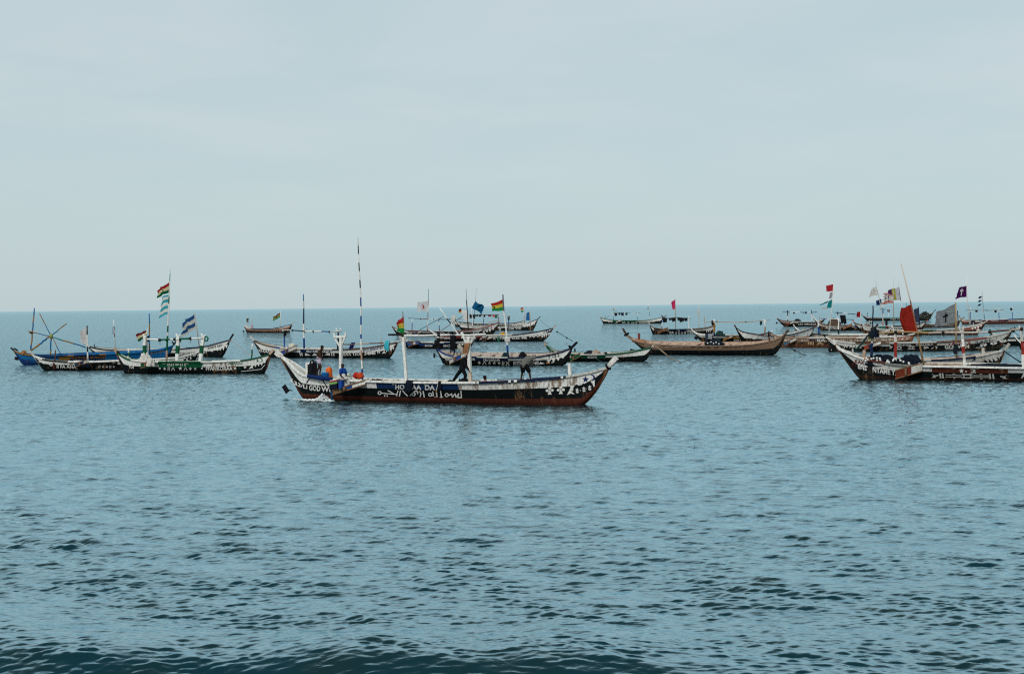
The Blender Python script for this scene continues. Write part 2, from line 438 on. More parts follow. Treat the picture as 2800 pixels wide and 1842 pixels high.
class Boat:
    def __init__(s, label, A, B, tipL, tipR, sheer, beam=2.0, heel=0.0, off=0.3, bands=None, panels=(), rail=None, inner=OFFW, wear=0.3,
                 wearmap=None, stem=WOOD, thwarts=5, name="fishing_canoe", group="canoes moored off the beach", railr=0.05, thick=0.085, tipw=0.85):
        s.a, b = on_water(*A), on_water(*B)
        ym, dy, dx = (s.a.y + b.y) / 2, b.y - s.a.y, b.x - s.a.x       # far off one pixel is metres of depth: keep headings near broadside
        lim = 0.47 * dx
        if abs(dy) > lim:
            dy = math.copysign(lim, dy)
            da, db = sight(*A), sight(*B)
            ya, yb = ym - dy / 2, ym + dy / 2
            s.a = Vector((da.x / da.y * ya, ya, 0)); b = Vector((db.x / db.y * yb, yb, 0))
        e = b - s.a; s.Lw = e.length; s.e = e.normalized(); s.n = Vector((s.e.y, -s.e.x, 0)); s.off = off
        s.head = math.atan2(s.e.y, s.e.x); s.heel = math.tan(math.radians(heel)); s.beam = beam
        s.root = bpy.data.objects.new(name, None); COL.objects.link(s.root)
        s.root.location = s.a; s.root.rotation_euler = (0, 0, s.head); s.root.empty_display_size = 0.5
        tag(s.root, label, "canoe", group)
        # the sheer line, measured on the near side
        sl = s.sz(*sheer[0], 0)[0]; sr = s.sz(*sheer[-1], 0)[0]
        s.sL, s.sR = sl, sr
        pts = []
        for i, p in enumerate(sheer):
            t = 0.0
            for _ in range(4):
                q = s.sz(*p, t); t = s.plan(q[0])
            pts.append(q)
        pts.sort()
        s.sx = [p[0] for p in pts]; s.sy = [p[1] for p in pts]
        s.sx[0], s.sx[-1] = sl, sr
        zl, zr = s.sy[0], s.sy[-1]
        rr = sr - s.Lw
        kx = [sl, sl * .75, sl * 0.45, sl * .2, 0.0, 0.35, 1.3, s.Lw - 1.3, s.Lw - 0.35, s.Lw, s.Lw + rr * .28, s.Lw + rr * 0.55, s.Lw + rr * .8, sr]
        ky = [zl - 0.03, zl * .70, zl * 0.40, zl * .15, 0.0, -0.2, -0.4, -0.4, -0.2, 0.0, zr * .18, zr * 0.41, zr * .70, zr - 0.03]
        s.foot = (0.0, s.Lw)
        s.kx, s.ky = kx, ky
        s.ppm = FPX / (s.a + s.e * s.Lw * 0.5 - CAM).length
        s.pattern = MB(); s.spar = []
        s.hull(bands or [(0.62, BLACK), (1.0, WHITE)], panels, inner, wear, wearmap)
        s.rails(rail or [(0, OFFW)], railr)
        s.stems(tipL, tipR, stem, thick, tipw)
        if thwarts: s.thwarts(thwarts, inner)
    # ---- coordinates
    def loc(s, q, t, z): return Vector((q, s.off - t, z))
    def world(s, v): return s.a + s.e * v.x - s.n * v.y + Vector((0, 0, v.z))
    def sz(s, px, py, t):
        d = sight(px, py); p0 = s.a + s.n * (t - s.off)
        k = (p0 - CAM).dot(s.n) / d.dot(s.n)
        h = CAM + d * k - s.a
        return h.dot(s.e), h.z
    def at(s, px, py, t=0.0):
        q, z = s.sz(px, py, t); return s.loc(q, t, z)
    # ---- form
    def plan(s, q):
        x = min(max((q - s.sL) / (s.sR - s.sL), 0), 1)
        return s.beam / 2 * max(1 - abs(2 * x - 1) ** 2.4, 0) ** 0.8
    def zg(s, q): return float(smooth_interp(q, s.sx, s.sy))
    def zk(s, q): return float(np.interp(q, s.kx, s.ky))
    def zb(s, q): return min(max(s.zk(q), 0.0), s.zg(q) - 0.01)
    def half(s, q, v): return s.plan(q) * (0.60 + 0.40 * max(v, 0) ** 0.8)
    def hl(s, q, t): return (s.plan(q) - t) * s.heel
    def skin(s, px, py, off=0.012):
        t = s.beam * 0.4
        for _ in range(6):
            q, z = s.sz(px, py, t)
            v = (z - s.zb(q)) / max(s.zg(q) - s.zb(q), 0.02)
            t = s.half(q, min(max(v, 0), 1)) + off
        return s.loc(q, t, z)
    def hull(s, bands, panels, inner, wear, wearmap):
        m = MB()
        ns = int(min(max((s.sR - s.sL) / 0.13, 60), 150))
        # stations crowd a little towards the ends
        xs = [s.sL + (s.sR - s.sL) * (0.5 - 0.5 * math.cos(math.pi * (i / ns))) * 0.35 + (s.sR - s.sL) * (i / ns) * 0.65 for i in range(ns + 1)]
        vs = sorted(set([0.0, 1.0] + [round(b[0], 3) for b in bands] + [p[2] for p in panels] + [p[3] for p in panels] + [0.12, 0.25, 0.38, 0.5, 0.75, 0.88]))
        vs = [v for i, v in enumerate(vs) if i == 0 or v - vs[i - 1] > 0.01]
        pn = [(s.sz(p[0], 980, s.beam * .45)[0], s.sz(p[1], 980, s.beam * .45)[0], p[2], p[3], p[4]) for p in panels]
        wm = [(s.sz(p[0], 980, s.beam * .45)[0], s.sz(p[1], 980, s.beam * .45)[0], p[2], p[3] if len(p) > 3 else 0) for p in (wearmap or [])]
        def colour(q, v):
            c = next(b[1] for b in bands if v <= b[0] + 1e-6)
            for p in pn:
                if p[0] <= q <= p[1] and p[2] <= v <= p[3]: c = p[4]
            w = wear
            for p in wm:
                if p[0] <= q <= p[1] and v >= p[3]: w = p[2]
            return (*c[:3], w)
        rings = []; kinds = None
        for q in xs:
            zb, zg, zk = s.zb(q), s.zg(q), min(s.zk(q), s.zb(q))
            ring = []; kd = []
            B = s.plan(q)
            fl = 0.42; th = min(0.05, B * 0.3)
            for sd in (1, -1):
                col = []
                col.append((sd * B * 0.25, zk, "wet"))
                for v in vs:
                    col.append((sd * s.half(q, v), zb + (zg - zb) * v, v))
                top = col[-1]
                col.append((sd * max(s.half(q, 1.0) - th, 0), zg - 0.002, "in"))
                col.append((sd * max(s.half(q, fl) - th, 0), zb + (zg - zb) * fl, "in"))
                ring.append(col if sd == 1 else col[::-1])
            pts = ring[0] + ring[1]
            rings.append(m.add([s.loc(q, t, z + s.hl(q, t)) for t, z, _ in pts]))
            if kinds is None: kinds = [p[2] for p in pts]
        K = len(kinds)
        for i in range(ns):
            q = (xs[i] + xs[i + 1]) / 2
            for j in range(K):
                a, b = kinds[j], kinds[(j + 1) % K]
                if j == K - 1: c = (*BLACK, wear); sm = False
                elif a == "in" or b == "in": c = (*inner, 0.45); sm = False
                elif a == "wet" or b == "wet": c = colour(q, 0.02); sm = True
                else: c = colour(q, (a + b) / 2); sm = True
                m.face((rings[i] + j, rings[i + 1] + j, rings[i + 1] + (j + 1) % K, rings[i] + (j + 1) % K), c, sm)
        s.hull_ob = m.build("hull", M_HULL, s.root)
    def rails(s, segs, r):
        sg = [(s.sz(p, 980, s.beam * .45)[0] if p else -99, c) for p, c in segs]
        for sd in (1, -1):
            m = MB(); n = 70
            qs = [s.sL + 0.02 + (s.sR - s.sL - 0.04) * i / n for i in range(n + 1)]
            qs = sorted(qs + [x[0] for x in sg if s.sL < x[0] < s.sR])
            pts = [s.loc(q, sd * (s.plan(q) + 0.01), s.zg(q) + s.hl(q, sd * s.plan(q)) - r * 0.25) for q in qs]
            cols = []
            for i in range(len(qs) - 1):
                q = (qs[i] + qs[i + 1]) / 2
                cols.append([c for x, c in sg if x <= q][-1])
            m.sweep(pts, r, cols, square=True)
            m.build("gunwale", M_HULL, s.root)
    def stems(s, tipL, tipR, col, th, tipw):
        for tip, sd in ((tipL, 0), (tipR, 1)):
            if tip is None: continue
            m = MB()
            foot = s.foot[sd]; end = s.sL if sd == 0 else s.sR
            c2 = col if isinstance(col, list) else [col]
            qs = [foot + (end - foot) * k / 7 for k in range(8)]
            pts = [s.loc(q, 0, s.zk(q) + .02 + (s.plan(q)) * s.heel) for q in qs]
            T = s.at(*tip, 0); T.z += 0
            d = T - pts[-1]
            pts += [pts[-1] + d * 0.5, T]
            rr = [th * .5] * 3 + [th * .6] * 3 + [th * .8] * 2 + [th * tipw, th * tipw * 0.9]
            m.sweep(pts, rr, [c2[0]] * 7 + [c2[-1]] * 2, square=True)
            m.build("stem_post", M_HULL, s.root)
    def thwarts(s, n, col):
        for i in range(n):
            q = s.sL + (s.sR - s.sL) * (0.2 + 0.6 * i / max(n - 1, 1))
            B = s.plan(q) - 0.04; z = s.zg(q) - 0.14
            m = MB(); w = 0.13
            i0 = m.add([s.loc(q + dx, t, z + dz + s.hl(q, t)) for dx in (-w, w) for t in (-B, B) for dz in (-0.03, 0.03)])
            for f in ((0, 1, 3, 2), (4, 6, 7, 5), (0, 4, 5, 1), (2, 3, 7, 6), (1, 5, 7, 3), (0, 2, 6, 4)):
                m.face([i0 + k for k in f], (*col, 0.5))
            m.build("thwart", M_HULL, s.root)
    # ---- paint on the near side
    def text(s, body, x0, y0, x1, y1, h, col=WHITE, bold=0.03):
        vs, fs = text_mesh(body, bold)
        m = MB()
        i = m.add([s.skin(x0 + u * (x1 - x0), y0 + (y1 - y0) * u - w * h, 0.016) for u, w in vs])
        for f in fs: m.face([i + k for k in f], col, False, .5)
        m.build("lettering", M_SIGN, s.hull_ob)["kind"] = "stuff"
        return s
    def poly(s, pts, col=WHITE, off=0.014):
        pts = list(pts)
        if len(pts) < 3: return s
        i = s.pattern.add([s.skin(x, y, off) for x, y in pts])
        for f in tessellate_polygon([[Vector((x, -y, 0)) for x, y in pts]]): s.pattern.face([i + k for k in f], col)
        return s
    def stroke(s, pts, w, col=WHITE, off=0.014):
        for (x0, y0), (x1, y1) in zip(pts[:-1], pts[1:]):
            L = math.hypot(x1 - x0, y1 - y0) or 1
            nx, ny = -(y1 - y0) / L * w / 2, (x1 - x0) / L * w / 2
            ex, ey = (x1 - x0) / L * w * .3, (y1 - y0) / L * w * .3
            s.poly([(x0 + nx - ex, y0 + ny - ey), (x1 + nx + ex, y1 + ny + ey), (x1 - nx + ex, y1 - ny + ey), (x0 - nx - ex, y0 - ny - ey)], col, off)
        return s
    def ring(s, cx, cy, r, w, col=WHITE):
        return s.stroke([(cx + r * math.cos(t), cy + r * math.sin(t)) for t in np.linspace(0, 2 * math.pi, 9)], w, col)
    def star(s, cx, cy, r, col=WHITE, off=0.016): return s.poly(star_pts(cx, cy, r), col, off)
    def teeth(s, p0, p1, n, depth, col=WHITE, lean=0.0, off=0.014):
        for i in range(n):
            a, b = i / n, (i + 1) / n
            x0, y0 = p0[0] + (p1[0] - p0[0]) * a, p0[1] + (p1[1] - p0[1]) * a
            x1, y1 = p0[0] + (p1[0] - p0[0]) * b, p0[1] + (p1[1] - p0[1]) * b
            d = depth * (0.8 + 0.35 * ((i * 7) % 3) / 2)
            s.poly([(x0, y0 - 1.2), (x1, y1 - 1.2), ((x0 + x1) / 2 + lean + (x1 - x0) * .12, (y0 + y1) / 2 + d), ((x0 + x1) / 2 + lean, (y0 + y1) / 2 + d)], col, off)
        return s
    def marks(s, x0, y0, x1, y1, h, col=WHITE, seed=1):
        """a row of small painted figures: bars, stars, chevrons, diamonds"""
        rg = random.Random(seed); x = x0; k = 0
        while x < x1 - h * .5:
            u = (x - x0) / max(x1 - x0, 1); y = y0 + (y1 - y0) * u
            t = rg.choice("bbscdx"); w = h * 0.9
            if t == "b":
                for dx in (0, .45): s.stroke([(x + dx * h, y), (x + dx * h + .1 * h, y - h)], h * .24, col)
                w = h * .9
            elif t == "s": s.star(x + h * .5, y - h * .5, h * .55, col); w = h * 1.2
            elif t == "c": s.stroke([(x, y), (x + h * .5, y - h * .9), (x + h, y)], h * .25, col); w = h * 1.3
            elif t == "d": s.poly([(x, y - h * .5), (x + h * .5, y - h), (x + h, y - h * .5), (x + h * .5, y)], col); w = h * 1.3
            else: s.stroke([(x, y), (x + h, y - h)], h * .22, col); s.stroke([(x, y - h), (x + h, y)], h * .22, col); w = h * 1.3
            x += w + h * .25
        return s
    # ---- spars standing in the boat
    def pole(s, pts, r, cols=WHITE, t=0.0, name="post", r1=None, square=False, parent=None):
        m = MB(); P = [s.at(x, y, t) for x, y in pts]
        if isinstance(cols[0], (int, float)): cols = [cols]
        n = max(len(cols) * (1 if len(P) == 2 else 1), 1)
        if len(P) == 2 and len(cols) > 1:
            P = [P[0] + (P[1] - P[0]) * i / n for i in range(n + 1)]
        r1 = r if r1 is None else r1
        # timber is never quite straight: split into short lengths and let them wander a little
        rg = random.Random(int(pts[0][0] * 7 + pts[-1][1] * 3)); Q = [P[0]]; C = []
        for i in range(len(P) - 1):
            nn = 4 if len(P) == 2 else 2
            for kk in range(1, nn + 1):
                q = P[i] + (P[i + 1] - P[i]) * kk / nn
                if not (i == len(P) - 2 and kk == nn): q = q + Vector((rg.uniform(-1, 1), rg.uniform(-1, 1), rg.uniform(-1, 1))) * r * (.18 if square else .45)
                Q.append(q); C.append(cols[min(i, len(cols) - 1)])
        P = Q; k = len(P) - 1
        m.sweep(P, [(r + (r1 - r) * i / k) * (1 if square else rg.uniform(.88, 1.1)) for i in range(k + 1)], C, n=7, square=square)
        if name == "ridge_pole":
            for i in range(2, k, 3): m.ball(P[i], r * 1.9, (.03, .03, .03), 7, 4, (1.1, 1, 1)); m.sweep([P[i], P[i] + Vector((.03, 0, -r * 5))], r * .25, [(.04, .04, .04)], n=5)
        return m.build(name, M_POLE, parent or s.root)
    def banded(s, p0, p1, cuts, cols, r, r1, t=0.0, name="mast"):
        """a straight pole whose colour changes at the given heights (top first)"""
        m = MB(); a, b = s.at(*p0, t), s.at(*p1, t)
        fr = [0] + [(c - p0[1]) / (p1[1] - p0[1]) for c in cuts] + [1]
        L = (b - a).length
        m.sweep([a + (b - a) * f + Vector((math.sin(f * 7 + p0[0]) * .006 * L * math.sin(math.pi * f), 0, 0)) for f in fr], [r1 + (r - r1) * f for f in fr], cols, n=7)
        return m.build(name, M_POLE, s.root)
    def bracket(s, x0, y0, x1, y1, h, cols, out=0.55):
        """slanting timber box on the side that carries the outboard: free end at x0, hull end at x1"""
        m = MB(); n = len(cols)
        b = s.skin(x1, y1, 0.02); tb = s.off - b.y
        a = s.at(x0, y0, tb + out)
        dz = Vector((0, 0, h / s.ppm / 2))
        for k, c in enumerate(cols):
            p, q = a + (b - a) * (k / n), a + (b - a) * ((k + 1) / n)
            m.box((p + q) / 2, (q - p) / 2, Vector((0, 0.07, 0)), dz, c)
        m.box((a + b) / 2 + dz * 0.9, (b - a) / 2 * 1.03, Vector((0, 0.10, 0)), Vector((0, 0, 0.035)), WOOD)
        m.box((a + b) / 2 - dz * 0.9, (b - a) / 2 * 1.03, Vector((0, 0.10, 0)), Vector((0, 0, 0.035)), WOOD)
        m.box((a * .6 + b * .4), Vector((0.06, 0, 0)), Vector((0, 0.28, 0)), dz * 0.7, WOOD)
        return m.build("motor_bracket", M_HULL, s.root)
    def blade(s, cx, cy, w, h, rot=0.0, t=0.1, to=None):
        m = MB(); c = s.at(cx, cy, t); k = 1 / s.ppm
        m.box(c, Vector((math.cos(rot), 0, math.sin(rot))) * w * k / 2, Vector((0, 0.03, 0)), Vector((-math.sin(rot), 0, math.cos(rot))) * h * k / 2, DARK)
        if to: m.sweep([c, s.at(*to, 0.0)], 0.03, [DARK], n=6)
        return m.build("rudder_blade", M_HULL, s.root)
    def wrap(s, cx, cy, R, r, axis=(0.7, 0, 0.7), col=DARK, name="rope_wrap"):
        m = MB(); k = 1 / s.ppm
        m.torus(s.at(cx, cy, 0), axis, R * k, r * k, col)
        return m.build(name, M_ROPE, s.root)
    def finish(s):
        if s.pattern.f: s.pattern.build("painted_pattern", M_SIGN, s.hull_ob)["kind"] = "stuff"
    # ---- things carried by the boat: each a top-level object of its own
    def thing(s, name, base, label, cat, group=None):
        o = bpy.data.objects.new(name, None); COL.objects.link(o); o.empty_display_size = 0.3
        o.location = s.world(base); o.rotation_euler = (0, 0, s.head)
        tag(o, label, cat, group); o.rotation_mode = 'XYZ'
        return o

def cloth_mesh(boat, HT, HB, FB, FT, stripes, vert=False, t=0.0, wave=0.10, nw=2.0, marks=(), tatter=0.0, seed=0, bulge=0.0, gather=0.0):
    """a flag as a wavy sheet; stripes: [(width, colour)] from the top (or, vert, from the hoist)"""
    rg = random.Random(seed)
    m = MB()
    c = [boat.at(*p, t) for p in (HT, HB, FB, FT)]
    tot = sum(w for w, _ in stripes); cuts = [0]
    for w, _ in stripes: cuts.append(cuts[-1] + w / tot)
    def lines(cc, n):
        out = []
        for a, b in zip(cc[:-1], cc[1:]):
            k = max(1, round(n * (b - a)))
            out += [a + (b - a) * i / k for i in range(k)]
        return out + [1.0]
    us = lines(cuts if vert else [0, 1], 18); vs = lines([0, 1] if vert else cuts, 10)
    W = ((c[3] - c[0]).length + (c[2] - c[1]).length) / 2
    ph = rg.random() * 6
    fray = [tatter * rg.random() for _ in vs]
    def P(u, v, o=0.0):
        top = c[0] + (c[3] - c[0]) * u; bot = c[1] + (c[2] - c[1]) * u
        p = top + (bot - top) * v
        amp = 1.5 * wave * W * min(u * 1.6, 1)
        ang = ph + u * nw * 2 * math.pi + v * 1.3
        p = p + Vector((0.0, (math.sin(ang) + 0.35 * math.sin(ang * 2.7 + v * 4 + ph)) * amp + o, 0.40 * amp * math.sin(ang * 1.0 + 1.2) + 0.05 * W * gather * math.sin(v * 9)))
        p.x += -bulge * W * math.sin(math.pi * v) * u
        return p
    for sgn in (1,):
        rows = []
        for j, v in enumerate(vs):
            rows.append(m.add([P(u * (1 - fray[j] * (u > 0.8)), v) for u in us]))
        for j in range(len(vs) - 1):
            for i in range(len(us) - 1):
                w = (us[i] + us[i + 1]) / 2 if vert else (vs[j] + vs[j + 1]) / 2
                k = max(q for q in range(len(stripes)) if cuts[q] <= w)
                m.face((rows[j] + i, rows[j] + i + 1, rows[j + 1] + i + 1, rows[j + 1] + i), stripes[k][1], True, 0.1)
    em = MB()
    for pts, colr in marks:                                    # emblem, on both faces of the cloth
        for o in (-0.05, 0.05):
            i0 = em.add([P(x, y, o) for x, y in pts])
            for f in tessellate_polygon([[Vector((x, y, 0)) for x, y in pts]]): em.face([i0 + k for k in f], colr, False, 0.0)
    return m, em

def flag(boat, label, pole, corners, stripes, pr=0.035, pcol=WHITE, pr1=0.015, cuts=None, extra=None, group="flags flying from the canoes", **kw):
    """flag thing: pole (list of view points, foot last) and cloth"""
    t = kw.get("t", 0.0)
    base = boat.at(*pole[-1], t)
    root = boat.thing("flag", base, label, "flag", group)
    m = MB(); P = [boat.at(x, y, t) for x, y in pole]; k = len(P) - 1
    if isinstance(pcol[0], (int, float)): pcol = [pcol]
    if len(P) == 2 and len(pcol) > 1:
        k = len(pcol); fr = cuts and ([0] + [(c - pole[0][1]) / (pole[1][1] - pole[0][1]) for c in cuts] + [1]) or [i / k for i in range(k + 1)]
        P = [P[0] + (P[1] - P[0]) * f for f in fr]
    m.sweep(P, [pr1 + (pr - pr1) * i / k for i in range(k + 1)], list(pcol), n=7)
    m.build("flagpole", M_POLE, root, base)
    for cn, st, kk in [(corners, stripes, kw)] + (extra or []):
        m, em = cloth_mesh(boat, *cn, st, **kk)
        co = m.build("cloth", M_CLOTH, root, base)
        if em.f: em.build("emblem", M_CLOTH, co, base)["kind"] = "stuff"
    return root

def garment(boat, x, ytop, w, h, col, label, t=0.0, seed=0, cat="cloth", group="cloths hung over the canoe poles", slant=0.0, name="hanging_cloth", col2=None):
    """cloth folded over a pole: front and back falls with uneven hems and creases"""
    rg = random.Random(seed * 13 + 5); m = MB()
    k = 1 / boat.ppm
    c = boat.at(x, ytop, t)
    n = 7; W = w * k; H = h * k
    fr = [0.72 + 0.28 * rg.random() for _ in range(n + 1)]; bk = [0.5 * f for f in fr]
    rows = []
    prof = [(-1, 1.0), (-1, .66), (-1, .33), (-.6, .02), (0, -.03), (.6, .02), (1, .33), (1, .66), (1, 1.0)]
    for sgn, d in prof:
        L = fr if sgn >= 0 else bk
        rows.append(m.add([c + Vector(((i / n - .5) * W * (1 - .25 * d * rg.random() * .5) + slant * k * max(d, 0) * (1 if sgn > 0 else .5), -sgn * (0.06 + 0.05 * math.sin(i * 2.1 + d * 3)), -max(d, -.03) * H * (L[i] if d > .1 else 1))) for i in range(n + 1)]))
    for j in range(len(rows) - 1):
        for i in range(n):
            m.face((rows[j] + i, rows[j] + i + 1, rows[j + 1] + i + 1, rows[j + 1] + i), col2 if (col2 and i >= n // 2) else col, True, 0.2)
    o = m.build(name, M_RAG, None, c)
    o.location = boat.world(c); o.rotation_euler = (0, 0, boat.head)
    return tag(o, label, cat, group)

def heap(boat, x0, y0, x1, ytop, ybase, col, label, t=0.0, depth=0.8, seed=0, name="net_heap", cat="fishing net", mat=None, floats=(), group=None, rough=0.18, fcol=WHITE, lumps=5):
    """a pile of netting: lumpy mound, with floats as its parts"""
    rg = np.random.default_rng(seed)
    a, b = boat.at(x0, ybase, t), boat.at(x1, ybase, t)
    c = (a + b) / 2; hx = (b - a).length / 2; H = boat.at((x0 + x1) / 2, ytop, t).z - c.z
    m = MB(); nu, nv = 36, 9
    ph = rg.random((lumps, 3)) * 6
    rows = []
    for j in range(nv + 1):
        el = math.pi / 2 * j / nv
        row = []
        for i in range(nu):
            az = 2 * math.pi * i / nu
            w = 1 + rough * sum(math.sin(ph[k, 0] + az * (k + 2) + el * (2 + k)) * math.cos(ph[k, 1] + el * (k + 3) * 1.3) for k in range(lumps)) / 1.6 + rough * 0.5 * (rg.random() - .5)
            row.append(c + Vector((math.cos(az) * math.cos(el) ** .7 * hx * w, math.sin(az) * math.cos(el) * depth * w, math.sin(el) * H * w - 0.05)))
        rows.append(m.add(row))
    for j in range(nv):
        for i in range(nu):
            m.face((rows[j] + i, rows[j] + (i + 1) % nu, rows[j + 1] + (i + 1) % nu, rows[j + 1] + i), col, rg.random() < .6, 0.4)
    root = boat.thing(name, c, label, cat, group)
    m.build("netting" if "net" in cat else "folded_cloth", mat or M_NET, root, c)
    for fx, fy in floats:
        f = MB(); p = boat.at(fx, fy, t + depth * 0.95); f.ball(p, 0.075, fcol, 8, 5)
        f.build("net_float", M_PLASTIC, root, c)
    return root

def rope_thing(boat, pts, label, col=(.06, .05, .04), r=0.022, t=0.0, sag=0.0, ts=None, name="mooring_rope", knots=()):
    P = [boat.at(x, y, (ts[i] if ts else t)) for i, (x, y) in enumerate(pts)]
    Q = []
    for i in range(len(P) - 1):
        for k in range(6):
            f = k / 6; p = P[i] + (P[i + 1] - P[i]) * f; p = p.copy(); p.z -= sag * 4 * f * (1 - f); Q.append(p)
    Q.append(P[-1])
    m = MB(); m.sweep(Q, r, [col], n=6)
    for kx, ky in knots: m.ball(boat.at(kx, ky, t), r * 3.2, col, 7, 4)
    o = m.build(name, M_ROPE, None, P[0]); o.location = boat.world(P[0]); o.rotation_euler = (0, 0, boat.head)
    return tag(o, label, "rope", "ropes running from the canoes into the water")

ORD = ["leftmost", "second from the left", "third from the left", "fourth from the left", "fifth from the left", "sixth from the left", "rightmost"]

# ================================================================== the canoes, left to right
LEFT, MID, RIGHT = "canoes moored in the left cluster", "canoes moored in the middle cluster", "canoes moored in the right cluster"

# ---- bright blue canoe with the crossed-pole frame
b = L1 = Boat("bright blue canoe with a star-shaped frame of blue and ochre poles", (61, 996), (452, 988), (29, 950), (484, 931),
    [(39, 959), (55, 966), (79, 970), (120, 974), (185, 972), (271, 969), (335, 966), (391, 962), (436, 957), (472, 945)], beam=1.9, heel=5,
    bands=[(0.30, BLACK), (1.0, LBLUE)], panels=[(160, 190, .3, 1, OCH), (190, 285, .30, 1, DKBLUE), (40, 100, .0, .45, (.01, .04, .16))],
    rail=[(0, OCH), (95, DKBLUE), (185, OCH), (202, DKBLUE), (271, OCH), (291, LBLUE)], stem=[BLACK, DARK], group=LEFT, inner=LBLUE)
b.text("ADOTH BU", 191, 981, 237, 980, 6, OCH).text("BE WATCH", 247, 980, 288, 979, 6, OCH)
b.text("XEBA", 50, 983, 62, 984, 5, BLUE).text("SAM", 83, 990, 97, 991, 5, LBLUE)
b.marks(190, 988, 292, 986, 4.5, LBLUE, 4)
b.text("B A NO", 412, 967, 450, 962, 4, OCH)
AB = [LBLUE, OCH, LBLUE, OCH]
b.pole([(94, 842), (84, 962)], .055, [LBLUE, OCH, LBLUE, OCH, OCH, LBLUE], r1=.075, name="post")
HUBT = .1
b.pole([(108, 856), (140, 919)], .04, [OCH, OCH, LBLUE, LBLUE], name="frame_pole", t=HUBT)
b.pole([(182, 884), (140, 918)], .05, [OCH, OCH, (.02, .13, .25), (.02, .13, .25)], name="frame_pole", t=HUBT)
b.pole([(86, 957), (140, 917)], .085, [OCH, OCH, LBLUE, LBLUE, OCH], name="frame_pole", t=HUBT)
b.pole([(76, 905), (104, 911), (140, 920)], .045, [OCH, LBLUE], name="frame_pole", t=HUBT)
b.pole([(140, 920), (170, 930), (200, 938), (234, 950)], .06, [(.05, .25, .30), OCH, LBLUE], name="frame_pole", t=HUBT)
b.pole([(140, 917), (138, 972)], .07, [(.12, .10, .08), LBLUE, LBLUE, OCH], name="post", t=HUBT)
b.pole([(143, 922), (168, 972)], .04, [OCH, LBLUE], name="frame_pole", t=HUBT)
m = MB(); m.ball(b.at(140, 919, HUBT), .20, (.30, .33, .10), 8, 5, (.8, .8, 1.3)); m.build("frame_hub", M_ROPE, b.root)
b.wrap(86, 909, 3.2, 2.2, (0, 0, 1), DARK)
b.banded((408, 857), (409, 962), [885, 915, 940], [LBLUE, OCH, LBLUE, BROWN], .07, .055, name="mast")
b.pole([(152, 957), (150, 975)], .05, MAROON)
b.pole([(335, 967), (395, 964)], .09, [GREEN, LBLUE, WHITE, LBLUE], t=.4, name="spare_pole")
b.wrap(43, 955, 5, 1.8, (0.5, 0, .8), DARK); b.blade(45, 980, 9, 8, -.4, to=(55, 985))
b.wrap(474, 938, 4, 2, (.7, 0, .6), DARK)
b.finish()
heap(b, 56, 960, 74, 958, 968, TAN, "tan rags bundled in the stern of the blue canoe", name="rag_bundle", cat="bundle", mat=M_RAG, depth=.4, seed=3)

# ---- far canoe of the left cluster with a blue and white flag
b = L4 = Boat("white and black canoe behind the blue one, GOD'S NET painted at its bow", (262, 972), (602, 977), (229, 936), (638, 913),
    [(240, 946), (259, 951), (302, 956), (363, 957), (471, 954), (550, 948), (587, 940), (628, 929)], beam=1.9, heel=2,
    bands=[(.50, BLACK), (1, WHITE)], rail=[(0, DARK), (320, OFFW), (480, NAVY)], stem=[DARK, DARK], group=LEFT)
b.text("RIGINAL", 489, 972.5, 531, 970, 9).text("ILY", 553, 966, 569, 964, 8).star(580, 958, 5)
b.text("GOD'S NET", 567, 954.5, 609, 946, 6, BLACK).teeth((590, 953), (623, 943), 4, 9)
b.text("LOVE", 268, 965, 296, 966, 6)
b.pole([(590, 931), (591, 944)], .06, OFFW)
b.wrap(630, 931, 2.6, .8, (.6, 0, .7), PALE)
b.banded((310.5, 874), (316, 958), [892, 905, 922], [WHITE, BLUE, MAROON, OFFW], .06, .04, name="mast")
b.pole([(258, 941), (258, 952)], .05, DARK); b.finish()
flag(b, "torn blue and white striped flag leaning on a bare pole, left cluster", [(532, 854), (546, 955)], [(531, 859), (535, 899), (498, 919), (494, 885)],
    [(1, (.02, .08, .22)), (1, OFFW), (1, (.02, .08, .22)), (.7, OFFW)], pcol=PALE, pr=.06, pr1=.04, wave=.10, nw=1.2, tatter=.08, seed=4)
m = garment(b, 311.5, 893, 5, 22, BLUE, "blue and white rag knotted round a thin white mast at left", seed=5, col2=OFFW)
rope_thing(b, [(633, 931), (660, 951), (690, 977)], "pale rope from the bow of the GOD'S NET canoe", PALE, .018)

# ---- low white and black canoe in front of the blue one
b = L2 = Boat("long low white and black canoe lettered II FAANA, under a grey flag", (118, 1012), (515, 1008), (79, 956), (549, 957),
    [(92, 972), (114, 981), (148, 986), (188, 988), (238, 989), (321, 986), (424, 982), (489, 976), (527, 967), (545, 961)], beam=1.9,
    bands=[(.60, BLACK), (1, WHITE)], panels=[(221, 240, .35, 1, (.02, .07, .14)), (240, 320, .6, .86, BLACK)], rail=[(0, WHITE), (110, DARK), (185, WHITE)],
    stem=[OFFW, OFFW], group=LEFT, wearmap=[(188, 330, .6)])
b.text("II FA ANA", 155, 1005.5, 209, 1007, 8).marks(270, 1006, 320, 1006, 7, OFFW, 3)
b.stroke([(106, 989), (113, 990), (119, 993), (127, 993.5)], 1.8).stroke([(133, 995), (138, 999), (142, 1000), (143, 997)], 1.8)
b.poly([(144, 992), (150, 992), (151, 1008), (147, 1009)], (.10, .03, .02))
for k, (x, y) in enumerate(((509, 976), (517, 974.5), (525, 973))): b.poly([(x, y + 3), (x - 2.6, y - 1), (x - 1.2, y - 2.4), (x, y - 1.2), (x + 1.2, y - 2.4), (x + 2.6, y - 1)], BLACK)
b.teeth((500, 983), (532, 974), 3, 8, BLACK)
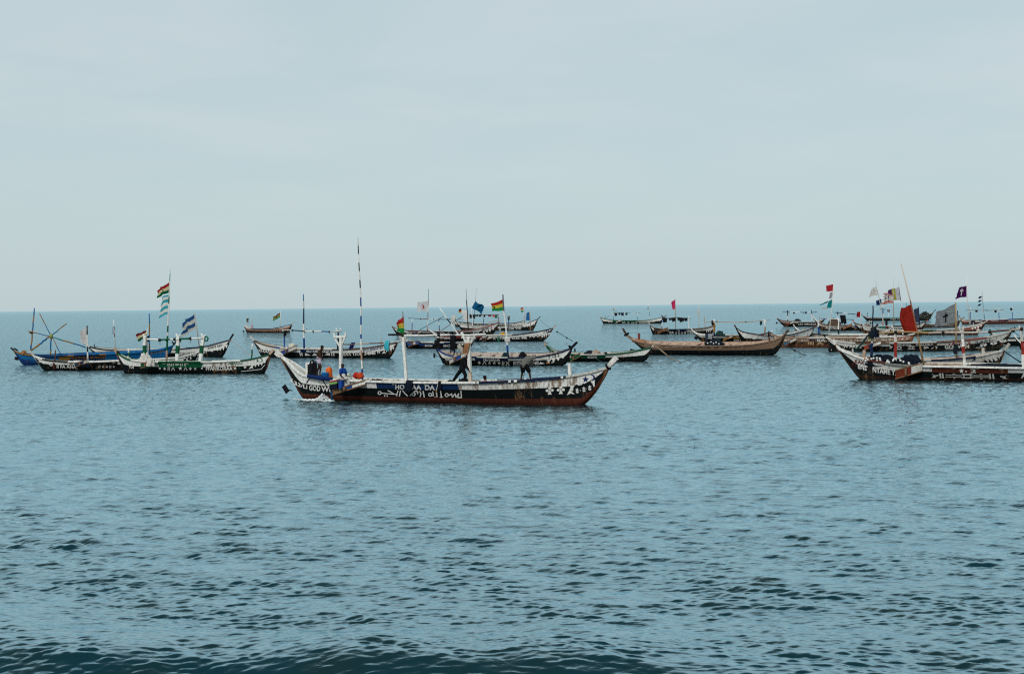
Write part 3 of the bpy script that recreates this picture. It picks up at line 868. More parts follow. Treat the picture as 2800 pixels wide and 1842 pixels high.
b.pole([(152, 961), (150, 985)], .045, BROWN); b.bracket(205, 998, 242, 986, 10, [(.02, .06, .12), (.02, .06, .12), OFFW], .3)
b.pole([(231, 937), (239, 948)], .05, WHITE); b.pole([(247, 944), (240, 950)], .05, WHITE)
b.finish()
flag(b, "plain ragged grey flag on a black and white pole, far left", [(238, 890), (240, 993)], [(237.5, 893), (238.5, 939), (221, 937), (218, 906)], [(1, (.70, .68, .66))],
    pcol=[DARK, WHITE, DARK, WHITE], cuts=[915, 946, 962], pr=.07, pr1=.05, wave=.06, nw=.8, tatter=.06, seed=2)

# ---- green trimmed canoe nearest at left
b = L3 = Boat("green trimmed white and black canoe lettered FFANKORAA, nearest at left", (339, 1020), (718, 1021), (313, 950), (748, 956),
    [(320, 964), (338, 976), (350, 982), (385, 987), (429, 989), (548, 989), (656, 985), (691, 980), (738, 968)], beam=1.9, off=.25,
    bands=[(.56, BLACK), (1, WHITE)], panels=[(433, 551, .50, 1, GREEN), (383, 405, .45, .95, GREEN)],
    rail=[(0, GREEN), (352, WHITE), (433, GREEN), (551, WHITE), (654, GREEN)], stem=[BROWN, PALE], group=LEFT, wearmap=[(580, 640, .75)], thick=.11)
b.text("FFANKORAA", 563, 1012, 636, 1012.5, 10.5).star(642.5, 1006.5, 5).star(655, 1006.5, 4.5, (.01, .06, .035)).star(670, 1003.5, 5)
b.text("TUS", 352, 1006, 366, 1007, 7).text("OUI F", 457, 1000, 476, 1000, 6.5).text("U S", 492, 1000, 508, 1000, 6.5)
for x in (481.5, 486.5): b.poly([(x, 999.5), (x - 2.6, 995.5), (x - 1.2, 994), (x, 995.2), (x + 1.2, 994), (x + 2.6, 995.5)], WHITE)
b.poly([(427, 994), (436, 987.5), (436, 1000)], GREEN).poly([(548, 987.5), (557, 995), (548, 1002)], GREEN)
b.marks(446, 1012, 484, 1012, 8.5, OFFW, 6).star(493, 1007, 5.5).marks(503, 1012, 545, 1012, 8.5, OFFW, 9)
b.poly([(434, 1007), (437, 1004), (440, 1007), (437, 1010)]).poly([(549, 1007), (552, 1004), (555, 1007), (552, 1010)])
b.stroke([(624, 996), (628, 991), (631, 996), (635, 991), (637, 996), (642, 991), (643, 996), (648, 992), (650, 997), (655, 992), (660, 996), (662, 990)], 1.6, (.01, .16, .08))
b.star(704, 986, 4.5, (.01, .14, .07)).poly(crescent_pts(713, 984.5, 5.5), (.01, .14, .07))
b.teeth((694, 997), (728, 984), 4, 9).poly([(680, 1009), (689, 996), (694, 998), (690, 1004), (694, 1008), (687, 1006)])
b.stroke([(659, 1015), (690, 1012), (714, 1009), (724, 997)], 1.4)
for x0, x1, yb in ((397, 394, 981), (488, 484, 985), (557, 547, 992)):
    b.pole([(x0, 918), ((x0 * 2 + x1) / 3, 944), ((x0 + 2 * x1) / 3, 966), (x1, yb)], .12, [WHITE, GREEN, WHITE], name="post", square=True)
    b.pole([(x0 - 6, 913), (x0, 926)], .08, WHITE, name="fork_arm"); b.pole([(x0 + 5, 915), (x0, 926)], .08, WHITE, name="fork_arm")
b.pole([(402, 927), (437, 928.5), (466, 928), (490, 927), (520, 925), (554, 923.5)], .075, [WHITE, GREEN, WHITE, GREEN, WHITE], t=.12, name="ridge_pole")
b.pole([(404, 930), (404, 985)], .06, WHITE, t=-.3)
b.wrap(564, 926, 6, 2.2, (.3, 1, 0), (.02, .18, .13), "coiled_line")
for x, y in ((405, 921), (455, 930), (493, 931), (405, 931)): b.wrap(x, y, 2, 1.8, (1, 0, 0), (.01, .03, .025))
b.pole([(690, 940), (688, 982)], .06, [WHITE, GREEN, GREEN]); b.pole([(353, 953), (350, 984)], .07, [WHITE, GREEN, WHITE])
b.wrap(323, 963, 4.5, 1.6, (.7, 0, .6), DARK)
b.bracket(386, 1000, 422, 990, 13, [GREEN, OFFW], .45)
b.finish()
GH = [(1, (.36, .02, .02)), (1, CREAM), (1, (.0, .13, .05))]
GHB = [(1, (.48, .03, .025)), (1, (.68, .52, .07)), (1, (.02, .28, .07))]
STAR = [(star_pts(.5, .5, .17), BLACK)]
def ustar(u, v, r, asp): return [(u + (x - u), v + (y - v) * asp) for x, y in star_pts(u, v, r)]
flag(b, "tall pole with a red, cream and green star flag above a turquoise striped one", [(466.5, 711), (455, 992)], [(464, 770), (465, 799), (430, 813), (428, 795)], GH,
    pcol=[WHITE, TEAL, WHITE, GREEN, WHITE, GREEN, WHITE, GREEN, PALE], cuts=[747, 768, 810, 830, 890, 908, 918, 958], pr=.09, pr1=.02, wave=.09, nw=1.1, seed=8,
    marks=[(ustar(.50, .5, .09, 1.4), BLACK)],
    extra=[([(462, 804), (461.5, 857), (433, 869), (441, 812)], [(.6, TURQ), (1, WHITE), (1, TURQ), (1.2, WHITE), (1, TURQ), (1.2, WHITE), (.8, TURQ)], dict(wave=.10, nw=.9, seed=9, tatter=.12))])
flag(b, "small red, cream and green flag drooping at the post of the FFANKORAA canoe", [(403, 899), (397, 925)], [(402, 902), (402, 919), (380, 933), (370, 914)], [(1, MAROON), (1, CREAM), (1, GREEN)],
    pcol=WHITE, pr=.04, pr1=.03, wave=.07, seed=11)
heap(b, 401, 999, 423, 978, 999, (.60, .58, .52), "dirty white sack covering the outboard of the FFANKORAA canoe", t=1.2, depth=.35, seed=5, name="white_sack", cat="sack", mat=M_RAG, rough=.10)
heap(b, 383, 990, 409, 964, 990, (.66, .65, .60), "folded white sailcloth lying inside the FFANKORAA canoe", t=0, depth=.4, seed=6, name="sailcloth_bundle", cat="sailcloth", mat=M_RAG, rough=.14)

# ---- small far canoe
b = L5 = Boat("smallest far canoe at left, a green flag pole in its middle", (674, 910), (788, 910), (664, 884), (806, 879),
    [(668, 890), (680, 896), (690, 899), (731, 899), (761, 895), (798, 886)], beam=1.9, bands=[(.50, BLACK), (.8, (.35, .20, .15)), (1, WHITE)], rail=[(0, WHITE), (682, NAVY), (733, DARK), (770, BLUE)],
    stem=[DARK, OFFW], group=LEFT, wear=.6)
b.pole([(677, 865), (678, 897)], .08, OFFW); b.pole([(689, 868), (688, 899)], .08, OFFW); b.pole([(781, 880), (781, 893)], .06, OFFW)
b.marks(700, 906, 780, 906, 5, (.45, .25, .2), 8); b.blade(666, 906, 6, 4, -.6, to=(672, 905)); b.finish()
flag(b, "small red, gold and green flag on the far left canoe", [(767, 850), (766.5, 899)], [(766, 854), (766, 867), (746, 878), (745, 868)], [(1, (.20, .06, .04)), (1, (.40, .30, .08)), (1, LGREEN)],
    pr=.07, pr1=.05, wave=.06, seed=3, marks=[(ustar(.5, .5, .09, 1.6), BLACK)])
garment(b, 677, 870, 6, 14, DARK, "black rag on a stub pole of the small far canoe", seed=2, group="rags on the small far canoe")
garment(b, 689, 888, 7, 12, (.40, .30, .42), "pale lilac rag on a stub pole of the small far canoe", seed=6, group="rags on the small far canoe")

# ---- canoe behind the main one, left
b = L6 = Boat("white and black canoe with a blue name panel behind the main canoe's stern", (715, 974), (1060, 982), (685, 918), (1094, 932),
    [(694, 931), (727, 943), (761, 949.5), (785, 952.5), (818, 953), (922, 955), (993, 951.5), (1043, 944), (1087, 936)], beam=2.0, heel=1,
    bands=[(.58, BLACK), (1, WHITE)], panels=[(820, 905, .58, 1, DKBLUE)], rail=[(0, BROWN), (750, BLUE), (765, OFFW), (910, NAVY), (960, BROWN)], stem=[BROWN, OFFW],
    group=MID, wear=.35)
b.text("ELI NEBUAJJI", 838, 963, 900, 964, 6).text("XI KAAN", 706, 961, 744, 966, 7)
b.text("EXX TSOP", 939, 972, 990, 971, 8).text("ECCLESSIASTES.3", 993, 962, 1052, 952, 6, (.02, .08, .2)).text("34ME", 996, 970.5, 1027, 968, 7.5).text("W", 1030, 967, 1041, 965, 9)
for x in (820, 825, 906, 912): b.stroke([(x, 964.5), (x + 1.5, 972)], 2.6)
b.poly([(834, 964.5), (850, 971.5), (834, 972)]).poly([(853, 972), (860, 965), (868, 972)]).stroke([(871, 971), (877, 966), (882, 971)], 2.4).poly([(902, 964.5), (887, 970), (902, 972)])
b.teeth((1054, 958), (1078, 949), 4, 7).poly([(1044, 967), (1051, 958), (1052, 962), (1056, 966), (1050, 965)])
b.pole([(777, 904), (777, 955)], .07, [NAVY, BLUE, BLUE]); b.pole([(770, 900), (777, 908)], .06, OFFW, name="fork_arm"); b.pole([(785, 899), (777, 908)], .06, DARK, name="fork_arm")
b.banded((829.5, 804), (832, 957), [823, 843, 885, 924], [(.02, .14, .3), OFFW, NAVY, WHITE, BLUE], .11, .05)
b.poly([], WHITE)
b.pole([(826, 897), (832, 910)], .06, OFFW, name="fork_arm"); b.pole([(840, 897), (834, 910)], .06, OFFW, name="fork_arm")
b.pole([(774, 902), (800, 903), (834, 905), (880, 906), (900, 907), (934, 906)], .06, [OFFW, NAVY, WHITE, (.02, .1, .3), OFFW], t=.1, name="ridge_pole")
b.pole([(925, 907), (923, 958)], .09, DARK); b.pole([(919, 897), (925, 912)], .06, WHITE, name="fork_arm"); b.pole([(932, 897), (925, 912)], .06, WHITE, name="fork_arm")
b.pole([(920, 941), (960, 941), (1010, 939), (1050, 937), (1094, 933)], .06, [BROWN, PALE, BROWN, OFFW], t=.3, name="long_pole")
b.pole([(1042, 926), (1043, 946)], .04, PALE)
b.bracket(768, 966, 812, 949, 11, [BLUE, BLUE, OFFW, OFFW], .5)
b.finish()
garment(b, 966, 937, 12, 34, (.008, .012, .07), "dark blue cloth hanging long from the pole behind the tall striped mast", t=.3, seed=3, slant=-12)
garment(b, 1059, 932, 13, 28, TURQ, "turquoise cloth knotted over a pole near the canoe bow", t=.4, seed=4, slant=-2)
heap(b, 790, 953, 808, 939, 953, (.62, .60, .52), "pale sheeting heaped in the canoe beside its blue bracket", t=.5, depth=.4, seed=9, name="sheeting_heap", cat="sheeting", mat=M_RAG)
garment(b, 780, 905, 8, 15, DARK, "black rag hanging from the left end of the thin striped pole", t=.1, seed=8)

# ================================================================== the main canoe under way
b = MAIN = Boat("big main canoe under way in front with white posts and a red-brown bottom", (826, 1088), (1590, 1107), (755, 963), (1686, 978),
    [(771, 975), (790, 992), (812, 1014), (830, 1025), (860, 1031), (920, 1037), (1002, 1041), (1107, 1044), (1298, 1045), (1380, 1042), (1460, 1037.5), (1523, 1032), (1561, 1027), (1614, 1017), (1662, 1004)],
    beam=2.3, off=.35, bands=[(.21, REDBR), (.64, BLACK), (1, WHITE)], panels=[(1031, 1256, .64, .98, (.010, .035, .11))], wear=.25, wearmap=[(1400, 1600, .42, .21), (1256, 1330, .62, .64), (1330, 1400, .75, .64), (1400, 1480, .85, .64), (1480, 1575, .72, .64), (1575, 1625, .3, .64)],
    rail=[(0, WHITE), (1302, NAVY), (1305, WHITE), (1311, NAVY), (1389, WHITE), (1396, NAVY), (1404, WHITE), (1412, NAVY), (1525, WHITE), (1531, NAVY), (1538, OFFW)],
    stem=[(.15, .07, .03), (.74, .72, .68)], name="fishing_canoe", group=None, thwarts=7, thick=.10, railr=.055, tipw=1.3)
b.root["category"] = "canoe"
b.text("GOD", 845, 1066, 876, 1069, 13.5).text("WE", 878, 1069, 909, 1071.5, 13.5).text("LI", 829, 1060, 840, 1063, 10)
b.stroke([(792, 1040), (799, 1036), (796, 1042), (803, 1046)], 2.2).stroke([(806, 1041), (809, 1048), (804, 1050), (812, 1053), (810, 1044)], 2.0)
b.stroke([(816, 1046), (821, 1051), (815, 1055), (824, 1057), (827, 1051)], 2.2)
b.text("HO", 1081, 1064, 1106, 1064, 13).text("A", 1112, 1064, 1118, 1064, 12).text("AA", 1125, 1065, 1152, 1065, 13).text("DA", 1162, 1065.5, 1189, 1066, 13)
# the flowing white script on the black strake
for pts, w in (([(1044, 1074), (1060, 1076), (1083, 1077.5)], 2.6), ([(1061, 1067.5), (1068, 1071), (1076, 1076)], 2.6), ([(1088, 1068), (1086, 1075), (1084.5, 1082)], 2.8), ([(1095, 1068), (1093.5, 1076), (1092, 1083)], 2.8),
               ([(1101, 1068), (1107, 1075), (1114, 1082)], 2.8), ([(1121, 1082), (1127, 1075), (1134, 1069), (1142, 1070), (1142, 1076)], 2.6), ([(1148, 1070), (1151, 1076), (1149, 1084)], 2.8), ([(1157, 1069.5), (1160, 1085)], 3.2),
               ([(1180, 1081), (1185, 1081), (1183.5, 1070)], 2.8), ([(1193, 1071), (1195, 1084), (1189, 1085)], 2.8), ([(1205, 1069), (1207, 1086)], 3.4), ([(1203, 1085.5), (1211, 1085.5)], 1.8),
               ([(1227, 1081), (1235, 1076), (1237, 1085.6), (1244.4, 1076), (1247, 1085.6), (1254, 1076), (1252, 1086.5), (1262, 1086.5), (1260, 1069)], 2.8)):
    b.stroke(pts, w)
for x, y, r in ((1038, 1074, 4.3), (1131, 1077.5, 4.2), (1176, 1078.5, 4.2), (1221.5, 1079.5, 4.4)): b.ring(x, y, r, 2.5)
for x, y in ((1052, 1081.5), (1059, 1082)): b.poly(disc_pts(x, y, 2.2))
b.poly(disc_pts(1193, 1070, 2.5), OCH); b.stroke([(1190, 1085), (1196, 1086)], 2.4, RED)
# bow: arched fangs, eyes, clubs, star and crescent
b.poly([(1559, 1055), (1626, 1038), (1626, 1056), (1588, 1068), (1562, 1068)], WHITE, .012)
b.poly([(1563, 1054), (1550, 1080), (1560, 1075), (1572, 1078), (1560, 1067), (1572, 1056)], WHITE, .018)
for cx, top, w, bot in ((1576.5, 1050.5, 9.5, 1072), (1595.5, 1047.5, 7.5, 1070), (1614, 1044, 8.5, 1068)):
    b.poly([(cx - w, bot), (cx - w * .95, top + 10), (cx - w * .6, top + 3), (cx, top), (cx + w * .6, top + 3), (cx + w * .95, top + 10), (cx + w, bot)], BLACK, .020)
for cx, cy in ((1578, 1066.5), (1596.5, 1062.5), (1612.5, 1058.5)):
    b.star(cx, cy - 1, 5.6, WHITE, .026); b.poly(disc_pts(cx + .5, cy + 4.6, 4.0, 3.4), WHITE, .027); b.poly(disc_pts(cx + .5, cy + 3.2, 2.6, 1.0), BLACK, .032)
for cx, cy in ((1503, 1066), (1533.5, 1064.5)):
    for dx, dy in ((-7, 1.5), (7, .5), (0, -5)): b.poly(disc_pts(cx + dx, cy + dy, 4.2, 3.8), WHITE, .016)
    b.poly([(cx - 1.2, cy), (cx + 1.2, cy), (cx + 5.5, cy + 12), (cx - 5.5, cy + 12.5)], WHITE, .020)
b.star(1601, 1036.5, 9.5, (.008, .03, .13), .020); b.poly(crescent_pts(1618.5, 1032, 8.5), (.008, .03, .13), .020)
# posts, ridge pole, mast
b.pole([(933, 922), (931, 1042)], .075, WHITE, name="post", square=True, t=.1)
b.pole([(913, 920), (946, 920)], .06, WHITE, name="crossbar", square=True, t=.1)
for a, c in (((914, 909), (914, 921)), ((945, 909), (945, 921)), ((915, 922), (928, 946)), ((944, 922), (936, 940))): b.pole([a, c], .04, WHITE, name="fork_arm", square=True, t=.1)
b.pole([(1103, 922), (1112, 1046)], .075, WHITE, name="post", square=True, t=.1)
b.pole([(1095, 921), (1112, 921)], .045, OFFW, name="crossbar", square=True, t=.1)
for a, c in (((1092, 914), (1102, 946)), ((1112, 914), (1105, 940))): b.pole([a, c], .035, OFFW, name="fork_arm", square=True, t=.1)
b.pole([(1281, 921), (1287, 1048)], .085, [WHITE, WHITE, WHITE, (.60, .50, .40)], name="post", square=True, t=.1)
b.pole([(1262, 908), (1279, 946)], .05, WHITE, name="fork_arm", square=True, t=.1); b.pole([(1299, 918), (1287, 938)], .06, OFFW, name="fork_arm", square=True, t=.1)
b.pole([(1262, 922), (1300, 922)], .05, OFFW, name="crossbar", square=True, t=.1)
b.pole([(1062, 915), (1103, 917), (1160, 917), (1240, 916.5), (1328, 913.5)], .055, [DARK, WHITE, WHITE, WHITE], t=.1, name="ridge_pole")
b.wrap(1075, 915, 2.0, 1.6, (1, 0, 0), DARK)
b.banded((979, 649), (992, 1044), [672, 694, 718, 741, 765, 787, 813, 837, 863, 888, 913, 926, 957, 985, 1008], [OFFW, DARK, WHITE, DARK, WHITE, DARK, WHITE, BLUE, WHITE, BLUE, WHITE, BLUE, WHITE, (.45, .28, .18), WHITE, BLUE], .055, .028, t=-.3)
b.pole([(1556, 993), (1560, 1031)], .075, WHITE, square=True, t=.1)
b.pole([(840, 993), (840, 1028)], .07, WHITE, name="stern_frame", square=True, t=.1); b.pole([(838, 994), (857, 991)], .06, WHITE, name="stern_frame", square=True, t=.1)
b.wrap(1663, 1003, 7.2, 2.9, (.75, 0, .66), DARK, "tyre_fender")
b.bracket(912, 1072, 1000, 1045, 13, [WOOD, (.12, .14, .10), BLUE, WHITE, WHITE], .75)
b.blade(781, 1063, 14, 24, .62, to=(800, 1068))
m = MB(); m.sweep([b.skin(842, 1028, .10), b.skin(875, 1033, .10), b.skin(909, 1037, .10)], [.10, .13, .10], [(.01, .03, .12)] * 2, n=7); m.build("rolled_tarp", M_RAG, b.root)
for p, q in (((848, 1030), (838, 1046)), ((880, 1036), (893, 1056))):
    m = MB(); m.sweep([b.skin(*p, .03), b.skin(*q, .03)], .025, [DARK], n=6); m.build("strap", M_ROPE, b.root)
b.finish()
flag(b, "large red, yellow and green star flag on the main canoe's middle post", [(1101.5, 851), (1103, 925)], [(1104, 864), (1106, 912), (1083, 907), (1082, 884)], GHB,
    t=.1, pr=.03, pr1=.02, pcol=BROWN, wave=.12, nw=.7, seed=12, bulge=-.05, marks=[(ustar(.80, .5, .22, .55), BLACK)])
garment(b, 1121, 1040, 21, 34, (.010, .016, .028), "dark cloth thrown over the main canoe's rail beside HO", t=1.2, seed=11, slant=-6)
garment(b, 1203, 1042, 8, 24, (.012, .016, .022), "narrow dark strap of cloth over the main canoe's rail by the script", t=1.2, seed=12)
garment(b, 1239, 914, 15, 56, (.010, .011, .014), "long black cloth hanging from the main canoe's ridge pole", t=.1, seed=13)
garment(b, 1279, 938, 14, 34, TAN, "tan cloth tied against the main canoe's right white post", t=.25, seed=14, slant=-8)
garment(b, 1256, 944, 12, 22, (.42, .40, .36), "pale grey roll of netting hanging beside the tan cloth", t=.0, seed=15, slant=12)
# outboard motor: covered head, leg and propeller
def outboard(b, px, py, pyw, label, cover, t):
    c = b.at(px, py, t); w = b.at(px - 8, pyw, t)
    o = b.thing("outboard_motor", Vector((c.x, c.y, 0)), label, "outboard motor"); base = Vector((c.x, c.y, 0))
    m = MB()
    H, X = .25, .24
    ys = np.linspace(-1, 1, 9)
    for (z0, z1, col, sh) in cover:
        m.box(c + Vector((0, 0, H * (z0 + z1) / 2)), Vector((X * sh, 0, .04)), Vector((0, .20 * sh, 0)), Vector((0, 0, H * (z1 - z0) / 2)), col)
    m.build("cowling", M_PLASTIC, o, base)
    m = MB(); m.sweep([c + Vector((-.22, 0, -.2)), w + Vector((0, 0, 0.05)), w + Vector((-.02, 0, -.45))], [.09, .08, .07], [(.01, .05, .12)], n=8); m.build("leg", M_PLASTIC, o, base)
    m = MB()
    for k in range(3):
        a = 2 * math.pi * k / 3
        m.box(w + Vector((-.12, .10 * math.cos(a), -.45 + .10 * math.sin(a))), Vector((.015, .03, 0)), Vector((0, .09 * math.cos(a), .09 * math.sin(a))), Vector((0, -.05 * math.sin(a), .05 * math.cos(a))), GREY)
    m.build("propeller", M_PLASTIC, o, base)
    m = MB(); m.sweep([c + Vector((.2, .0, .1)), c + Vector((.75, .15, .28))], .03, [DARK], n=6); m.build("tiller", M_PLASTIC, o, base)
    return o
outboard(b, 916, 1050, 1088, "outboard motor under a red, green and blue striped cover, main canoe", [(-1, .05, (.010, .012, .03), 1.0), (.05, .5, (.20, .42, .12), 1.0), (.5, .85, (.30, .02, .05), .97), (.85, 1, WHITE, .9)], 1.75)
m = MB(); c = b.at(934, 1051, 1.72); m.box(c, Vector((.09, 0, 0)), Vector((0, .17, 0)), Vector((0, 0, .21)), (.02, .08, .36)); o = m.build("blue_cloth_flap", M_RAG, None, c); o.location = b.world(c); o.rotation_euler = (0, 0, b.head); tag(o, "blue flap of cloth on the striped motor cover", "cloth")
# cargo
def jerrycan(b, px, py, w, h, col, label, t, tilt=0.0, depth=.16):
    c = b.at(px, py, t); k = 1 / b.ppm; W, H = w * k / 2, h * k / 2
    o = b.thing("jerrycan", c - Vector((0, 0, H)), label, "jerrycan", "plastic cans in the main canoe"); base = c - Vector((0, 0, H))
    m = MB(); R = Matrix.Rotation(tilt, 3, 'Y'); n = 12
    rings = []
    for z, q in ((-1, .80), (-.93, 1), (-.3, 1), (.2, .97), (.62, 1), (.80, .93), (.96, .62), (1, .5)):
        rings.append(m.add([c + R @ Vector((W * q * math.copysign(abs(math.cos(2 * math.pi * i / n)) ** .5, math.cos(2 * math.pi * i / n)), depth * q * math.copysign(abs(math.sin(2 * math.pi * i / n)) ** .5, math.sin(2 * math.pi * i / n)), H * z)) for i in range(n)]))
    for a in range(len(rings) - 1):
        for i in range(n): m.face((rings[a] + i, rings[a] + (i + 1) % n, rings[a + 1] + (i + 1) % n, rings[a + 1] + i), col, True, 0)
    m.face([rings[0] + i for i in range(n)][::-1], col); m.face([rings[-1] + i for i in range(n)], col)
    m.build("can_body", M_PLASTIC, o, base)
    m = MB(); m.sweep([c + R @ Vector((-W * .6, 0, H * .8)), c + R @ Vector((-W * .5, 0, H * 1.12)), c + R @ Vector((W * .2, 0, H * 1.12)), c + R @ Vector((W * .35, 0, H * .9))], .022, [col], n=6); m.build("handle", M_PLASTIC, o, base)
    m = MB(); m.sweep([c + R @ Vector((W * .6, 0, H * .8)), c + R @ Vector((W * .66, 0, H * 1.08))], .035, [DARK], n=8); m.build("cap", M_PLASTIC, o, base)
    return o
jerrycan(b, 900, 1018, 16, 27, ORANGE, "tall orange jerrycan standing in the main canoe's stern", .3)
jerrycan(b, 974, 1026, 15, 15, RED, "red fuel can lying by the foot of the tall striped mast", .3, .5)
jerrycan(b, 985, 1027, 18, 15, (.55, .06, .02), "orange-red fuel can leaning right by the tall striped mast", .45, -.4)
jerrycan(b, 954, 1030, 12, 15, (.62, .64, .50), "pale cream can behind the seated man's knees", .1)
def tub(b, px, py, w, h, col, label, t):
    c = b.at(px, py, t); k = 1 / b.ppm; R, H = w * k / 2, h * k
    m = MB(); rings = []; n = 18
    for z, q in ((0, .86), (.15, .93), (.85, 1.0), (.92, 1.05), (1.0, 1.05), (1.0, .97), (1.08, .8), (1.12, .3)):
        rings.append(m.add([c + Vector((R * q * math.cos(2 * math.pi * i / n), R * q * math.sin(2 * math.pi * i / n), H * (z - .5))) for i in range(n)]))
    for a in range(len(rings) - 1):
        for i in range(n): m.face((rings[a] + i, rings[a] + (i + 1) % n, rings[a + 1] + (i + 1) % n, rings[a + 1] + i), col, True, 0)
    m.face([rings[0] + i for i in range(n)][::-1], col); m.face([rings[-1] + i for i in range(n)], col)
    base = c - Vector((0, 0, H / 2)); o = m.build("plastic_drum", M_PLASTIC, None, base); o.location = b.world(base); o.rotation_euler = (0, 0, b.head)
    return tag(o, label, "drum", "plastic cans in the main canoe")
tub(b, 889, 1026, 22, 15, (.015, .14, .40), "bright blue plastic drum in front of the orange jerrycan", .55)
heap(b, 845, 1027, 867, 986, 1029, DARK, "black tarpaulin bundle with white print behind the bare-chested man", t=.05, depth=.35, seed=21, name="tarpaulin_bundle", cat="tarpaulin", mat=M_RAG, rough=.12)
heap(b, 846, 1026, 858, 990, 1027, (.08, .08, .07), "grey olive sack against the white stern frame", t=-.3, depth=.25, seed=22, name="grey_sack", cat="sack", mat=M_RAG, rough=.08)
for k, (x0, x1, y) in enumerate(((1225, 1236, 1037), (1252, 1282, 1034), (1000, 1060, 1036), (1060, 1230, 1040))):
    heap(b, x0, y, x1, y, 1048, (.016, .016, .018), ["small dark net end at the feet of the man in black", "dark net coil between the man in black and the post", "dark net strip beside the mast foot in the main canoe", "long dark net lying along the main canoe's middle"][k], t=-.1, depth=.5, seed=30 + k, group="nets in the main canoe", rough=.2)
rope_thing(b, [(1199, 1044), (1196, 1055), (1193, 1068)], "white lanyard hanging from the main canoe's rail", WHITE, .018, ts=[1.2, 1.2, 1.2], name="lanyard")
rope_thing(b, [(1658, 995), (1640, 986), (1615, 972)], "thin dark line from the main canoe's bow to the green canoe", (.05, .07, .07), .014, ts=[0, -6, -20])
# foam kicked up by the propeller
def foam(b):
    rg = np.random.default_rng(4); m = MB()
    for k in range(620):
        u = min(max(rg.normal(.64, .20), .05), 1); x = 826 + 84 * u
        hgt = (17 * math.exp(-((u - .68) / .15) ** 2) + 1.5) * rg.random() ** 1.7
        p = b.at(x, 1093, 1.15 + .75 * rg.random()); p.z = hgt / b.ppm; r = (.02 + .055 * rg.random()) * (1 - .45 * min(hgt / 13, 1))
        m.ball(p, r, (.76, .80, .80), 6, 4, (1.6, 1.2, .7))
    for k in range(25):                                       # flecks trailing off in the wake
        u = rg.random() ** 1.5; p = b.at(832 - 30 * u, 1092 - 3 * u, .9 + (.3 + 1.6 * u) * (rg.random() - .3)); p.z = .0
        m.ball(p, .02 + .05 * rg.random() * (1 - u * .6), (.80, .85, .86), 6, 3, (2.2, 1.2, .35))
    c = b.at(831, 1093, 1.5); c.z = 0; o = m.build("foam", M_PLASTIC, None, c); o.location = b.world(c); o.rotation_euler = (0, 0, b.head)
    tag(o, "white foam thrown up behind the main canoe's motor", "foam", kind="stuff")
foam(b)

# ------------------------------------------------------------------ people
def capsule(m, p0, r0, p1, r1, n=10, sq=1.0):
    p0, p1 = Vector(p0), Vector(p1); x, y, d = m.frame(p1 - p0); pts = []; L = (p1 - p0)
    prof = [(p0 - d * r0 * .95, .2 * r0), (p0 - d * r0 * .6, .8 * r0), (p0, r0), (p0 + L * .5, (r0 + r1) / 2), (p1, r1), (p1 + d * r1 * .6, .8 * r1), (p1 + d * r1 * .95, .2 * r1)]
    m.sweep([q for q, _ in prof], [r for _, r in prof], [(0, 0, 0)], n=n)
def fuse(m, name, col, mat, parent, voxel=.016, smooth=3):
    """close the joined limbs into one continuous surface"""
    o = m.build("tmp", mat)
    md = o.modifiers.new("r", "REMESH"); md.mode = 'VOXEL'; md.voxel_size = voxel; md.use_smooth_shade = True
    ms = o.modifiers.new("s", "SMOOTH"); ms.factor = .5; ms.iterations = smooth
    dg = bpy.context.evaluated_depsgraph_get(); me = bpy.data.meshes.new_from_object(o.evaluated_get(dg))
    bpy.data.objects.remove(o)
    for at in list(me.color_attributes): me.color_attributes.remove(at)
    at = me.color_attributes.new("paint", "FLOAT_COLOR", "POINT")
    at.data.foreach_set("color", np.tile(np.array([*col, .1], np.float32), len(me.vertices)))
    me.polygons.foreach_set("use_smooth", [True] * len(me.polygons))
    me.materials.clear(); me.materials.append(mat); me.name = name
    ob = bpy.data.objects.new(name, me); COL.objects.link(ob); ob.parent = parent
    return ob
def hand(m, w, d, curl):
    """palm, four unequal bent fingers and a thumb off the side"""
    w, d = Vector(w), Vector(d).normalized(); x, y, _ = m.frame(d); pl = w + d * .085
    capsule(m, w, .027, pl, .034)
    for k, L in enumerate((.062, .072, .068, .052)):
        a = pl + x * (k - 1.5) * .019; mid = a + d * L * .55 + y * curl * .02
        capsule(m, a, .0095, mid, .009, 6); capsule(m, mid, .009, mid + d * L * .4 + y * curl * .04, .008, 6)
    a = w + d * .03 + x * .03; capsule(m, a, .012, a + d * .035 + x * .03 + y * curl * .02, .010, 6)
def head(m, c, f, up, r=.105):
    c, f, up = Vector(c), Vector(f).normalized(), Vector(up).normalized(); sd = f.cross(up)
    capsule(m, c + up * .03, r * .92, c - up * .045 + f * .012, r * .76)
    capsule(m, c - up * .075 + f * .035, r * .45, c - up * .075 + f * .045, r * .42)      # chin
    capsule(m, c + f * .09, .014, c + f * .105 - up * .035, .019, 6)                       # nose
    for q in (-1, 1):
        capsule(m, c + sd * q * .088 + up * .012, .018, c + sd * q * .09 - up * .022, .014, 6)   # ears
        capsule(m, c + f * .083 + sd * q * .034 + up * .03, .013, c + f * .085 + sd * q * .045 + up * .03, .012, 6)  # brow
    capsule(m, c + f * .085 - up * .058 - sd * .02, .010, c + f * .085 - up * .058 + sd * .02, .010, 6)   # lips
def face_bits(parent, c, f, up, base):
    c, f, up = Vector(c), Vector(f).normalized(), Vector(up).normalized(); sd = f.cross(up); m = MB()
    for q in (-1, 1):
        m.ball(c + f * .088 + sd * q * .036 + up * .006, .013, (.7, .66, .6), 8, 5); m.ball(c + f * .098 + sd * q * .036 + up * .006, .007, DARK, 6, 4)
    m.build("eyes", M_PLASTIC, parent, base)
